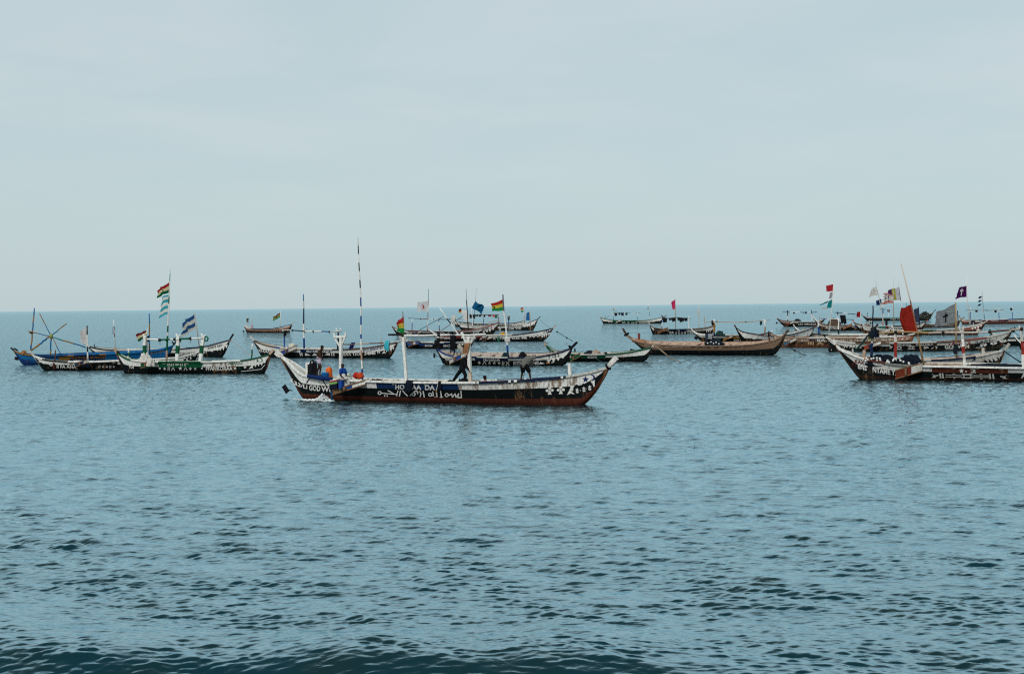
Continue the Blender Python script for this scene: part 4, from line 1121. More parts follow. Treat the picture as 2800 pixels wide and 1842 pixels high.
def hair(parent, c, f, up, base, r=.112, col=(.006, .005, .005)):
    c, f, up = Vector(c), Vector(f).normalized(), Vector(up).normalized(); sd = f.cross(up); m = MB()
    rows = []
    for j in range(7):
        el = math.radians(2 + 88 * j / 6)
        row = []
        for i in range(18):
            az = 2 * math.pi * i / 18; front = max(math.cos(az), 0); e = max(el, math.radians(32) * front)
            row.append(c + up * .018 - f * .008 + (f * math.cos(az) * .98 + sd * math.sin(az) * .90) * math.cos(e) * r + up * math.sin(e) * r * 1.02)
        rows.append(m.add(row))
    for j in range(6):
        for i in range(18): m.face((rows[j] + i, rows[j] + (i + 1) % 18, rows[j + 1] + (i + 1) % 18, rows[j + 1] + i), col, True, 0)
    m.build("hair", M_RAG, parent, base)

def person(b, px, py, t, label, J, garments, face=(1, 0, 0), up=(0, 0, 1), heads=True, skin=SKIN, sc=1.0, yaw=0.0):
    """J: joints in metres from the point under the feet (x towards the bow, y away from the viewer, z up)"""
    base = b.at(px, py, t); root = b.thing("person", base, label, "person", "people aboard the canoes")
    root.rotation_euler[2] += yaw; root.scale = (sc,) * 3
    J = {k: Vector(v) for k, v in J.items()}; f = Vector(face); m = MB()
    capsule(m, J["pel"], .135, J["mid"], .120); capsule(m, J["mid"], .120, J["chest"], .140)
    capsule(m, J["shL"].lerp(J["shR"], .15), .085, J["shL"].lerp(J["shR"], .85), .085)
    capsule(m, J["chest"].lerp(J["neck"], .3), .11, J["neck"], .065); capsule(m, J["neck"], .058, J["head"] - Vector(up) * .06, .055)
    for q in "LR":
        capsule(m, J["sh" + q], .062, J["el" + q], .046); capsule(m, J["el" + q], .045, J["wr" + q], .030)
        hand(m, J["wr" + q], J["wr" + q] - J["el" + q], 1 if q == "L" else -1)
        hip = J["pel"] + (J["hipoff"] if q == "L" else -J["hipoff"])
        capsule(m, hip, .095, J["kn" + q], .064); capsule(m, J["kn" + q], .064, J["an" + q], .040)
        capsule(m, J["an" + q], .042, J["an" + q] + (J["toe" + q] if "toe" + q in J else f * .17) + Vector((0, 0, -.045)), .034)
    head(m, J["head"], f, up)
    fuse(m, "body", skin, M_SKIN, root)
    face_bits(root, J["head"], f, up, Vector((0, 0, 0)))
    if heads: hair(root, J["head"], f, up, Vector((0, 0, 0)))
    for nm, col, parts in garments:
        g = MB()
        for p in parts: capsule(g, J[p[0]] + Vector(p[4] if len(p) > 4 else (0, 0, 0)) if isinstance(p[0], str) else p[0], p[1], J[p[2]] + Vector(p[5] if len(p) > 5 else (0, 0, 0)) if isinstance(p[2], str) else p[2], p[3])
        fuse(g, nm, col, M_RAG, root, .018, 4)
    return root
HY = Vector((0, .09, 0))
def joints(**k): return k
# bare-chested man standing on the stern, looking down to his right
j = joints(pel=(.02, 0, .90), mid=(.06, 0, 1.08), chest=(.10, 0, 1.27), neck=(.16, 0, 1.45), head=(.235, 0, 1.575), shL=(.08, .18, 1.38), shR=(.14, -.19, 1.36), elL=(.02, .26, 1.12), wrL=(.06, .22, .90),
    elR=(.28, -.27, 1.13), wrR=(.42, -.26, .94), knL=(-.04, .09, .48), anL=(-.22, .09, .08), knR=(.20, -.10, .50), anR=(.12, -.10, .08), hipoff=(0, .09, -.03))
person(b, 872, 1026.5, .25, "bare-chested man in pale shorts standing on the main canoe's stern", j,
    [("shorts", (.52, .46, .58), [("pel", .155, "pel", .15, (0, 0, .06), (0, 0, -.06)), ("pel", .125, "knL", .095, (0, .09, -.04), (.02, 0, .22)), ("pel", .125, "knR", .095, (0, -.09, -.04), (-.05, 0, .22))])], face=(.9, -.1, -.35), up=(.3, 0, .95))
# man in a blue and white shirt sitting on the rail
j = joints(pel=(0, 0, .14), mid=(.01, 0, .32), chest=(.02, 0, .50), neck=(.03, -.01, .68), head=(.045, -.03, .82), shL=(.02, .19, .61), shR=(.03, -.19, .61), elL=(.12, .22, .33), wrL=(.30, .10, .20),
    elR=(.03, -.27, .33), wrR=(.22, -.20, .17), knL=(.42, .10, .12), anL=(.50, .12, -.32), knR=(.42, -.14, .12), anR=(.56, -.14, -.28), hipoff=(0, .10, 0))
person(b, 936, 1041, .95, "seated man in a blue and white shirt beside the striped motor cover", j,
    [("shirt", (.015, .075, .34), [("pel", .165, "mid", .155, (0, 0, .02)), ("mid", .155, "chest", .172), ("shL", .105, "shR", .105), ("shL", .09, "elL", .07, (0, 0, 0), (0, 0, .12)), ("shR", .09, "elR", .07, (0, 0, 0), (0, 0, .12)), ("chest", .13, "neck", .08)]),
     ("white_panel", (.74, .74, .72), [("mid", .16, "chest", .165, (.035, -.03, -.16), (.03, -.025, -.2)), ("neck", .075, "chest", .06, (.02, -.09, -.05), (.03, -.12, .02))]),
     ("trousers", (.50, .50, .48), [("pel", .15, "pel", .15, (0, .06, 0), (0, -.06, 0)), ("pel", .115, "knL", .085, (0, .09, 0)), ("pel", .115, "knR", .085, (0, -.09, 0)), ("knL", .085, "anL", .07), ("knR", .085, "anR", .07)])], face=(.35, -.94, 0))
# man in black, legs wide, hauling beside the post
j = joints(pel=(.04, 0, .80), mid=(.08, 0, 1.00), chest=(.14, 0, 1.17), neck=(.24, 0, 1.30), head=(.36, -.02, 1.36), shL=(.14, .19, 1.26), shR=(.20, -.19, 1.24), elL=(.36, .26, 1.02), wrL=(.46, .20, .78),
    elR=(.36, -.26, .98), wrR=(.50, -.20, .72), knL=(-.30, .08, .44), anL=(-.58, .08, .06), knR=(.26, -.08, .44), anR=(.22, -.08, .06), hipoff=(0, .09, 0))
person(b, 1263, 1046, .1, "man dressed in black striding beside the main canoe's right post", j,
    [("jacket", (.009, .010, .012), [("pel", .18, "mid", .17), ("mid", .17, "chest", .19), ("shL", .12, "shR", .12), ("shL", .09, "elL", .075), ("shR", .09, "elR", .075), ("elL", .075, "wrL", .055), ("elR", .075, "wrR", .055), ("chest", .15, "neck", .09)]),
     ("trousers", (.008, .010, .012), [("pel", .165, "pel", .16, (0, .05, 0), (0, -.05, 0)), ("pel", .13, "knL", .10, (0, .08, 0)), ("pel", .13, "knR", .10, (0, -.08, 0)), ("knL", .10, "anL", .075), ("knR", .10, "anR", .075)])], face=(.9, -.2, -.4), up=(.4, 0, .9))
# man crouched low in the hull: head and shoulders over the rail
j = joints(pel=(0, 0, .16), mid=(.02, 0, .33), chest=(.04, 0, .50), neck=(.05, 0, .66), head=(.07, 0, .80), shL=(.03, .18, .59), shR=(.05, -.18, .59), elL=(.14, .22, .36), wrL=(.32, .16, .26), elR=(.14, -.22, .36), wrR=(.32, -.16, .26),
    knL=(.36, .12, .42), anL=(.34, .12, .05), knR=(.36, -.12, .42), anR=(.34, -.12, .05), hipoff=(0, .10, 0))
person(b, 1323, 1073.5, 0, "man sitting low in the main canoe, only his head above the rail", j,
    [("vest", (.45, .28, .28), [("pel", .16, "mid", .15), ("mid", .15, "chest", .165), ("shL", .10, "shR", .10), ("chest", .13, "neck", .075)]),
     ("shorts", (.02, .02, .03), [("pel", .15, "knL", .10, (0, .08, 0)), ("pel", .15, "knR", .10, (0, -.08, 0))])], face=(.8, .6, 0))
# man in a grey jacket bending over, seen from behind
j = joints(pel=(-.02, -.12, .84), mid=(.02, .02, 1.02), chest=(.10, .16, 1.14), neck=(.24, .24, 1.22), head=(.36, .28, 1.27), shL=(.00, .30, 1.20), shR=(.26, .12, 1.18), elL=(.03, .46, 1.02), wrL=(.10, .52, .84), elR=(.20, .38, .98), wrR=(.16, .50, .82),
    knL=(-.20, -.02, .44), anL=(-.28, -.02, .07), knR=(.22, -.02, .44), anR=(.30, -.02, .07), hipoff=(-.10, 0, 0))
person(b, 1438, 1042, .1, "man bending over in a baggy grey jacket and black shorts, main canoe", j,
    [("jacket", (.14, .14, .125), [("pel", .20, "mid", .23, (0, 0, .02)), ("mid", .23, "chest", .23), ("shL", .14, "shR", .14), ("shL", .11, "elL", .09), ("shR", .11, "elR", .09), ("elL", .09, "wrL", .06), ("elR", .09, "wrR", .06), ("chest", .17, "neck", .10)]),
     ("hood", (.19, .185, .17), [("head", .125, "head", .12, (-.02, 0, .03), (0, -.02, -.02))]),
     ("shorts", (.008, .009, .011), [("pel", .175, "pel", .175, (-.06, 0, 0), (.06, 0, 0)), ("pel", .15, "knL", .115, (-.09, 0, -.05), (.03, 0, .10)), ("pel", .15, "knR", .115, (.09, 0, -.05), (-.03, 0, .10))])], face=(.5, .7, -.5), up=(.5, 0, .86), heads=False)
for k, x in enumerate((1430, 1448)):
    rope_thing(b, [(x + 6 - 9 * k, 1013), (x - 1 + 2 * k, 1038)], ["left drawcord dangling below the grey jacket", "right drawcord dangling below the grey jacket"][k], (.02, .06, .12), .012, t=.1, name="drawcord")

# ================================================================== middle cluster, far to near
b = C7 = Boat("farthest middle canoe, a pale strip showing under the laundry line", (1245, 893), (1428, 893), (1236, 869), (1440, 872),
    [(1239, 874), (1255, 880), (1290, 883), (1340, 884), (1400, 883), (1436, 876)], beam=1.9, bands=[(.4, BLACK), (1, OFFW)], rail=[(0, DARK), (1290, OFFW), (1345, BLUE), (1398, DARK)], group=MID, wear=.6, thwarts=3)
b.text("SEA NEVER DRY", 1296, 889, 1336, 889, 4, DARK); b.finish()

b = C6 = Boat("far middle canoe lettered LEE WE with a line of dark laundry", (1262, 904), (1456, 903), (1243, 868), (1478, 865),
    [(1247, 877), (1262, 887), (1290, 891), (1340, 891), (1400, 889), (1440, 883), (1470, 872)], beam=2.0, bands=[(.55, BLACK), (1, WHITE)], rail=[(0, OFFW), (1345, DARK), (1400, WHITE), (1442, DARK)], stem=[DARK, DARK], group=MID, wear=.45, thwarts=3)
b.text("LEE WE", 1391, 901, 1425, 899.5, 5.5).text("IS LIGHTA BODIES", 1388, 895, 1430, 892, 3.2, BLACK).text("II", 1364, 902, 1370, 902, 6).teeth((1432, 891), (1464, 881), 5, 6)
b.pole([(1282, 860), (1391, 862)], .07, [DARK, BROWN, DARK, OFFW], name="laundry_pole", t=.1)
for x, y0, y1 in ((1322, 861, 892), (1363, 852, 892), (1390.5, 858, 892)): b.pole([(x, y0), (x, y1)], .07, [OFFW, DARK, BLUE], t=.1)
b.pole([(1289.5, 843), (1294, 905)], .07, WHITE, t=.3); b.pole([(1335, 881), (1374, 874)], .06, PALE, t=.3, name="spare_pole"); b.pole([(1390, 868), (1392, 884)], .06, DARK)
b.finish()
GARM = [(1288, 8, 11, DARK), (1296, 7, 12, (.02, .03, .03)), (1304, 9, 6, (.05, .05, .02)), (1324, 7, 8, DARK), (1339, 9, 6, (.20, .02, .04)), (1350, 8, 8, (.45, .12, .12)), (1357, 7, 12, (.05, .12, .10)), (1313, 7, 7, DARK)]
for k, (x, w, h, c) in enumerate(GARM):
    garment(b, x, 860, w, h, c, "dark garment on the LEE WE laundry line, " + ORD[[0, 1, 2, 4, 0, 0, 5, 3][k]] if c[0] < .1 else ["dark red garment on the far middle laundry line", "pinkish garment on the far middle laundry line"][k - 4], t=.1, seed=40 + k, cat="garment", group="laundry on the LEE WE canoe", name="garment")
garment(b, 1391, 864, 6, 12, DARK, "black rag at the right end post of the far laundry line", t=.1, seed=51, cat="garment", group="laundry on the LEE WE canoe", name="garment")
flag(b, "tiny black, red and gold flag beside white netting, middle cluster", [(1262, 841), (1266, 892)], [(1262, 842.5), (1263, 854), (1253.5, 856), (1254.5, 845.5)], [(1, BLACK), (1, RED), (1, YEL)], pr=.05, pr1=.03, wave=.05, seed=4)
flag(b, "drooping plain blue banner on a thin mast, middle cluster", [(1303, 786), (1300, 824), (1294, 892)], [(1299.5, 823), (1290, 841), (1317, 860), (1323, 838)], [(1, (.01, .12, .27))], pr=.06, pr1=.02, pcol=[(.25, .3, .35), (.05, .2, .3)], wave=.12, nw=1.0, seed=7, bulge=.05)
flag(b, "tiny red, white and green flag above the LEE WE bow", [(1431.5, 838), (1433, 888)], [(1431, 840), (1432, 853), (1424.5, 853), (1423, 842)], [(1, RED), (1, CREAM), (1, LGREEN)], pr=.04, pr1=.02, wave=.05, seed=9)
garment(b, 1271, 849, 17, 33, (.66, .66, .64), "white net hanging beside the purple furled flag", t=.0, seed=61, slant=6)
garment(b, 1241, 863, 11, 28, (.60, .60, .57), "white net hung on a post behind the slanting white spar", t=.2, seed=62, slant=-4)
b2 = b
j = joints(pel=(0, 0, .16), mid=(.02, 0, .33), chest=(.04, 0, .50), neck=(.05, 0, .66), head=(.07, 0, .80), shL=(.03, .18, .59), shR=(.05, -.18, .59), elL=(.14, .22, .36), wrL=(.32, .16, .26), elR=(.14, -.22, .36), wrR=(.32, -.16, .26),
    knL=(.36, .12, .42), anL=(.34, .12, .05), knR=(.36, -.12, .42), anR=(.34, -.12, .05), hipoff=(0, .10, 0))
person(b, 1257.5, 892.5, .1, "far seated person in dark clothes on the middle cluster canoe", j,
    [("shirt", (.012, .012, .014), [("pel", .16, "mid", .15), ("mid", .15, "chest", .165), ("shL", .10, "shR", .10), ("shL", .09, "elL", .07), ("shR", .09, "elR", .07)]), ("shorts", (.02, .02, .03), [("pel", .15, "knL", .10, (0, .08, 0)), ("pel", .15, "knR", .10, (0, -.08, 0))])], face=(.8, -.6, 0))

b = C4 = Boat("long canoe with a red rail and STOP at its bow under a white crescent flag", (1088, 917), (1349, 913), (1067, 885), (1374, 874),
    [(1072, 892), (1090, 900), (1130, 904), (1190, 905), (1250, 905), (1290, 902), (1330, 893), (1366, 880)], beam=2.0, bands=[(.55, BLACK), (1, WHITE)], panels=[(1188, 1240, .4, 1, (.01, .02, .05)), (1117, 1150, .55, 1, (.45, .38, .34))],
    rail=[(0, MAROON), (1175, OFFW), (1250, (.30, .05, .03))], stem=[BROWN, OFFW], group=MID, wear=.5, thwarts=4)
b.text("STOP", 1293, 912.5, 1311, 911, 5.5).text("MO BRO", 1317.5, 904, 1338, 899, 5, BLACK).text("6", 1341, 898.5, 1346, 897.5, 6, RED).teeth((1319, 907), (1352, 896), 4, 6).text("A 7", 1202, 911, 1232, 911, 4.5).text("ECO", 1112, 914, 1127, 914, 4.5)
b.pole([(1116, 869.5), (1150, 871), (1172, 872), (1200, 873), (1230, 872.5), (1263, 872)], .06, [(.03, .12, .2), MAROON, WHITE, (.03, .12, .2), OFFW], name="ridge_pole", t=.1)
b.pole([(1127, 871), (1127, 905)], .075, [WHITE, BLUE, MAROON], t=.1); b.pole([(1200, 872), (1202, 906)], .075, [BLUE, WHITE, BLUE, MAROON], t=.1)
b.pole([(1147, 902), (1213, 865)], .06, [(.02, .16, .22), (.12, .10, .09)], name="spare_pole", t=.3); b.pole([(1200, 908), (1266, 863)], .06, [BROWN, (.05, .10, .14)], name="spare_pole", t=.3)
b.bracket(1133, 914, 1152, 905, 7, [BLUE, OFFW], .4)
b.finish()
flag(b, "white flag with a red crescent on a tall thin pole, middle cluster", [(1172, 790), (1169, 906)], [(1170, 822.5), (1170, 850), (1141, 851), (1142, 826.5)], [(1, (.86, .84, .84))],
    pcol=[(.1, .22, .3), MAROON, WHITE, MAROON, WHITE, MAROON], cuts=[820, 836, 853, 869, 893], pr=.075, pr1=.05, wave=.05, nw=.8, seed=3, marks=[(crescent_pts(.55, .52, .20, -1), (.55, .01, .02))])
flag(b, "tall dark purple flag furled tight round its mast, middle cluster", [(1274.5, 789), (1281, 905)], [(1276, 819), (1282, 900), (1278, 899), (1275, 822)], [(1, (.045, .01, .07)), (1.2, DARK), (.35, OCH), (1, DARK)],
    pcol=[(.25, .25, .27), DARK], pr=.09, pr1=.05, wave=.9, nw=1.0, seed=6)

b = C3 = Boat("long canoe lettered ELEL ME at its bow, behind the YES COCOA canoe", (1200, 934), (1486, 932), (1166, 894), (1521, 888),
    [(1172, 900), (1184, 909), (1200, 914), (1225, 917), (1300, 917), (1380, 916), (1455, 909), (1512, 897)], beam=2.0, heel=1.5, bands=[(.60, BLACK), (1, WHITE)], panels=[(1200, 1320, .6, 1, (.25, .03, .025))],
    rail=[(0, WHITE), (1190, NAVY), (1250, OFFW), (1400, NAVY)], stem=[BROWN, PALE], group=MID, wear=.45, thwarts=4)
b.text("REMOLS", 1191, 924, 1213, 925, 6).text("ANLOGA", 1215, 926, 1233, 926.5, 5).text("ELEL ME", 1400, 926.5, 1441, 926, 6.5).text("2.43", 1485, 910, 1501, 907, 6.5, (.02, .06, .14)).teeth((1482, 917), (1506, 909), 5, 7)
b.stroke([(1448, 922), (1455, 917), (1459, 922), (1466, 916), (1470, 921), (1477, 916), (1484, 921)], 2).marks(1312, 929, 1390, 927, 6, WHITE, 12)
b.pole([(1202, 842), (1222, 871), (1232, 885), (1268, 934)], .09, [WHITE, DARK, WHITE], t=.4, name="white_spar")
b.pole([(1333, 918), (1326, 939), (1322, 942)], .10, DARK, t=1.2, name="steering_oar")
b.bracket(1318, 930, 1345, 920, 8, [DARK, OFFW], .4); b.finish()
flag(b, "half blue, half white flag near the ELEL ME bow", [(1448, 850), (1452, 913)], [(1447.5, 852), (1448.5, 876), (1429, 877), (1434, 859)], [(1, (.02, .17, .45)), (.8, (.6, .68, .72))], vert=True, pr=.07, pr1=.05, pcol=PALE, wave=.10, nw=.7, seed=5)
m = MB(); m.box(b.at(1375, 912, .6), Vector((.30, 0, 0)), Vector((0, .16, 0)), Vector((0, 0, .13)), (.70, .33, .03)); m.sweep([b.at(1371, 909, .6), b.at(1379, 909, .6)], .05, [(.70, .33, .03)], n=8)
c = b.at(1375, 914, .6); o = m.build("yellow_crate", M_PLASTIC, None, c); o.location = b.world(c); o.rotation_euler = (0, 0, b.head); tag(o, "yellow plastic crate on the rail beside the striped mast", "crate")
garment(b, 1363, 921, 6, 14, (.02, .15, .08), "green rag hanging over the side by the striped mast", t=1.0, seed=21)
rope_thing(b, [(1508, 899), (1487, 884), (1475, 872)], "thin line from the ELEL ME bow to the LEE WE bow", (.10, .11, .11), .022, ts=[0, -20, -60])
rope_thing(b, [(1523, 907), (1546, 921), (1566, 932)], "dark knotted rope slanting into the water right of the ELEL ME bow", (.03, .05, .06), .045, knots=[(1523, 907), (1550, 924)], t=1)

b = C2 = Boat("short dark blue canoe lettered UINCORN half hidden by the main posts", (1112, 952), (1283, 952), (1091, 918), (1301, 924),
    [(1096, 925), (1115, 932), (1150, 935), (1190, 936), (1240, 936), (1275, 933), (1296, 928)], beam=1.9, bands=[(.80, BLACK), (1, OFFW)], panels=[(1110, 1185, .45, .85, BLUE), (1150, 1245, .6, .85, DKBLUE)], rail=[(0, WHITE), (1112, DARK), (1152, OFFW), (1216, DKBLUE), (1246, OFFW)], stem=[DARK, OFFW], group=MID, wear=.4, thwarts=3)
b.text("BROM", 1162, 947.5, 1182, 947.5, 5.5).text("UINCORN", 1212, 948.5, 1241, 948.5, 6).teeth((1252, 941), (1285, 937), 4, 5)
b.bracket(1117, 942, 1146, 935, 9, [BLUE, OFFW, BLUE], .4); b.finish()
rope_thing(b, [(1297, 932), (1310, 942), (1324, 955)], "left one of two ropes dropping from the UINCORN bow", (.04, .08, .10), .03)
rope_thing(b, [(1297, 932), (1317, 942), (1338, 954)], "right one of two ropes dropping from the UINCORN bow", (.04, .08, .10), .03)

b = C1 = Boat("canoe lettered YES COCOA with a blue rail and T 12 2 at its bow", (1210, 991), (1540, 1004), (1190, 931), (1578, 935),
    [(1195, 953), (1215, 966), (1237, 972), (1291, 975), (1390, 977), (1455, 976), (1499, 970), (1543, 959), (1563, 950)], beam=2.1, heel=9, off=.3, bands=[(.55, BLACK), (1, WHITE)], panels=[(1296, 1391, .55, 1, DKBLUE)],
    rail=[(0, (.02, .06, .22)), (1238, OFFW), (1285, NAVY), (1305, OFFW), (1390, NAVY)], stem=[DARK, DARK], group=MID, wear=.4, inner=(.45, .38, .33), thwarts=7, thick=.11)
b.text("YES COCOA", 1320, 986.5, 1367, 987, 7.5).text("KOTO", 1404, 997.5, 1429, 998, 9).text("NE", 1457, 997, 1473, 996, 8.5).text("T 12 2", 1498, 981.5, 1530, 974, 8, BLACK)
b.marks(1306, 996, 1388, 997.5, 9, OFFW, 17).teeth((1494, 986), (1545, 972), 4, 7).poly([(1473, 996), (1478, 989), (1490, 994)]).poly([(1492, 993), (1500, 988), (1504, 994)], (.6, .35, .15)).poly([(1506, 992), (1517, 985), (1514, 991)])
b.text("ESIW", 1218, 984, 1242, 988, 8, OFFW)
b.bracket(1230, 989, 1272, 969, 13, [OFFW, BLUE, BLUE, OFFW], .5); b.blade(1187.5, 972, 5.5, 12, 0, to=(1203, 975))
b.wrap(1560, 949, 4.5, 2.6, (.6, 0, .7), DARK); b.wrap(1193, 942, 3.5, 2.4, (-.4, 0, .9), DARK)
b.pole([(1376, 926), (1400, 922)], .05, OFFW, name="crossbar")
b.finish()
flag(b, "big red, yellow and green star flag on the tall striped mast, middle cluster", [(1375, 805), (1377.5, 850), (1384, 900), (1387, 943), (1389, 978)], [(1376, 818), (1378, 848), (1345, 852), (1342.5, 831)], GHB,
    pcol=[(.10, .10, .12), WHITE, WHITE, BLUE], pr=.10, pr1=.055, wave=.06, nw=.9, seed=14, marks=[(ustar(.72, .5, .12, 1.3), BLACK)])
garment(b, 1195, 930, 15, 30, DARK, "black cover draped over the stern post of the YES COCOA canoe", t=0, seed=24, slant=3)
garment(b, 1388, 922, 16, 14, (.55, .56, .54), "white rags knotted round the striped mast above its blue foot", t=.05, seed=25)
heap(b, 1204, 968, 1240, 959, 969, (.42, .34, .28), "tan matting piled in the stern of the YES COCOA canoe", t=-.3, depth=.5, seed=26, name="matting_heap", cat="matting", mat=M_RAG)
heap(b, 1374, 974, 1392, 964, 978, (.01, .03, .04), "dark bundle lashed at the foot of the striped mast", t=.2, depth=.4, seed=27, name="dark_bundle", cat="bundle", mat=M_RAG)
heap(b, 1420, 974, 1438, 962, 977, DARK, "black net lump aboard the YES COCOA canoe beside KOTO", t=-.5, depth=.4, seed=28, name="net_lump", cat="fishing net")
m = MB()
for k in range(3): m.sweep([b.at(1244 + 9 * k, 944, -.2), b.at(1242 + 9 * k, 972, -.2)], .04, [(.40, .42, .30)], n=6)
c = b.at(1250, 972, -.2); o = m.build("bamboo_poles", M_POLE, None, c); o.location = b.world(c); o.rotation_euler = (0, 0, b.head); tag(o, "three upright stakes in the YES COCOA canoe near the stern", "stakes", kind="stuff")

# ---- green canoe between the YES COCOA canoe and the brown one
b = R0 = Boat("small green and white canoe lettered ADZIBAY moored to the brown canoe", (1522, 986), (1762, 987), (1489, 937), (1789, 943),
    [(1494, 945), (1503, 953), (1518, 962), (1550, 967), (1583, 969), (1656, 968), (1715, 963), (1782, 950)], beam=1.8, heel=4, bands=[(.50, BLACK), (1, WHITE)], panels=[(1560, 1655, .4, 1, GREEN)],
    rail=[(0, GREEN), (1586, OFFW), (1655, GREEN)], stem=[DARK, PALE], group=MID, wear=.4, inner=(.45, .43, .40))
b.text("ADZIBAY", 1606, 979, 1633, 979, 7); b.bracket(1559, 984, 1586, 970, 11, [GREEN, GREEN], .4); b.blade(1572, 957, 4, 9, 0)
b.wrap(1786, 947, 4, 1.4, (.7, 0, .6), (.55, .48, .40)); b.finish()
heap(b, 1598, 966, 1628, 958, 969, (.02, .025, .03), "dark net lying amidships in the green canoe", t=-.2, depth=.5, seed=31, group="nets in the green canoe")
heap(b, 1618, 966, 1642, 956, 969, (.42, .34, .27), "tan coil of netting amidships in the green canoe", t=0, depth=.45, seed=32, group="nets in the green canoe")
heap(b, 1650, 967, 1662, 962, 969, DARK, "small black bundle behind the tan coil in the green canoe", t=0, depth=.3, seed=33, group="nets in the green canoe")
rope_thing(b, [(1791, 944), (1812, 962), (1838, 981), (1860, 988.5)], "thick tan rope from the green canoe's bow into the water", (.30, .21, .15), .035, ts=[0, .4, .8, 1])
rope_thing(b, [(1790, 946), (1806, 955), (1826, 972)], "second shorter tan rope looping at the green canoe's bow", (.40, .32, .25), .03, ts=[0, .3, .5])

# ---- big unpainted brown canoe
b = R1 = Boat("big unpainted brown wooden canoe with an open planked inside", (1775, 968), (2116, 972), (1703, 898), (2156, 902),
    [(1713, 915), (1728, 928), (1749, 935), (1785, 940.5), (1848, 944), (1953, 945.5), (2037, 943), (2100, 934), (2132, 923), (2149, 909)], beam=2.3, heel=8.5, off=.3,
    bands=[(.46, BLACK), (1, (.22, .145, .10))], rail=[(0, (.30, .20, .14))], stem=[(.07, .045, .03), (.08, .05, .035)], inner=(.50, .35, .27), group=None, thwarts=0, wear=.35, railr=.05, thick=.11)
for i in range(30):
    q = b.sL + (b.sR - b.sL) * (.15 + .70 * i / 29)
    if i in (13, 15, 17, 19, 21): continue
    B = b.plan(q) - .05; z = b.zg(q) - .17; m = MB(); w = (b.sR - b.sL) * .0105; dz = .012 * ((i * 37) % 5 - 2)
    i0 = m.add([b.loc(q + dx - t * .25, t, z + d + dz + b.hl(q, t)) for dx in (-w, w) for t in (-B, B) for d in (-.03, .03)])
    for f in ((0, 1, 3, 2), (4, 6, 7, 5), (0, 4, 5, 1), (2, 3, 7, 6), (1, 5, 7, 3), (0, 2, 6, 4)): m.face([i0 + k for k in f], (.52 - .03 * (i % 3), .37 - .02 * (i % 3), .29 - .015 * (i % 4), .4))
    m.build("deck_plank", M_HULL, b.root)
b.pole([(1747, 911), (1747, 938)], .10, (.22, .06, .045), square=True); b.pole([(2102.5, 905), (2103, 936)], .08, [DARK, BROWN], t=-.4)
b.wrap(1713, 914, 6.5, 2.2, (-.5, 0, .85), DARK, "tyre_fender"); b.blade(1728, 957, 11, 6, -.2, to=(1742, 957)); b.finish()
heap(b, 1928, 942, 1976, 929, 945, (.012, .02, .028), "dark blue net spilling amidships in the brown canoe", t=0, depth=.9, seed=41, floats=[(1935, 938), (1944, 935), (1951, 939), (1958, 936), (1966, 940)])
heap(b, 1728, 930, 1768, 926, 934, (.34, .17, .09), "orange-brown boards stacked in the brown canoe's stern", t=0, depth=.4, seed=42, name="board_stack", cat="boards", mat=M_HULL, rough=.08)
rope_thing(b, [(2134, 938), (2160, 951), (2185, 964), (2209, 973)], "dark rope with a knot trailing from the brown canoe's bow", (.03, .04, .045), .035, ts=[0, 1, 2, 2.5], knots=[(2173, 958)])

# ---- far canoes right of centre
b = R3 = Boat("far green and black canoe right of centre with clothes on its pole", (1649, 884), (1807, 884), (1637, 860), (1824, 859),
    [(1642, 867), (1654, 872), (1691, 876), (1749, 876), (1777, 874), (1812, 867)], beam=2, bands=[(.5, BLACK), (1, WHITE)], panels=[(1676, 1690, .3, 1, GREEN), (1698, 1742, .5, 1, GREEN), (1742, 1770, .5, 1, (.55, .56, .45))], rail=[(0, GREEN)], stem=[DARK, OFFW], group=RIGHT, thwarts=3, wear=.4)
b.text("IIA  X  oo II", 1701, 883, 1741, 883, 4).text("PARADE", 1748, 883, 1775, 882.5, 3.5).text("SUTRA", 1663, 881, 1675, 881, 3).teeth((1775, 879), (1806, 873), 6, 4)
b.pole([(1675, 855.5), (1751, 855)], .05, [WHITE, (.02, .2, .18), WHITE, (.02, .2, .18), WHITE, DARK], name="laundry_pole", t=.1)
b.pole([(1679, 852), (1677, 876)], .07, [WHITE, TEAL], t=.1); b.pole([(1745, 852), (1742, 877)], .07, [WHITE, TEAL], t=.1); b.pole([(1656, 871), (1687, 848)], .05, [TEAL, WHITE, TEAL], t=.2, name="spare_pole"); b.pole([(1654.5, 862), (1654.5, 873)], .05, DARK)
b.bracket(1684, 881, 1700, 875, 4, [OFFW, OFFW], .3); b.finish()
for k, (x, w, h, c) in enumerate(((1684, 8, 10, DARK), (1694, 6, 7, (.02, .04, .06)), (1702, 8, 9, (.02, .02, .06)), (1713, 6, 8, (.02, .06, .05)))):
    garment(b, x, 854.5, w, h, c, "dark garment on the far green canoe's pole, " + (ORD[k] if k < 3 else "rightmost of four"), t=.1, seed=70 + k, cat="garment", group="laundry on the far green canoe", name="garment")
flag(b, "green and white pennant high on the far green canoe's mast", [(1773, 826), (1777.5, 877)], [(1774, 838), (1775, 846), (1770, 845), (1771, 839)], [(1, (.12, .05, .06)), (1, WHITE), (1.4, (.02, .28, .17))], pr=.08, pr1=.04, pcol=[WHITE, WHITE, TEAL, WHITE], wave=.05, seed=2)
flag(b, "tiny orange and green pennant above the far green canoe's laundry", [(1681, 839), (1679, 856)], [(1681, 840), (1680, 849), (1676, 849), (1678, 842)], [(1, ORANGE), (1, CREAM), (1, GREEN)], pr=.04, pr1=.03, wave=.05, seed=3)

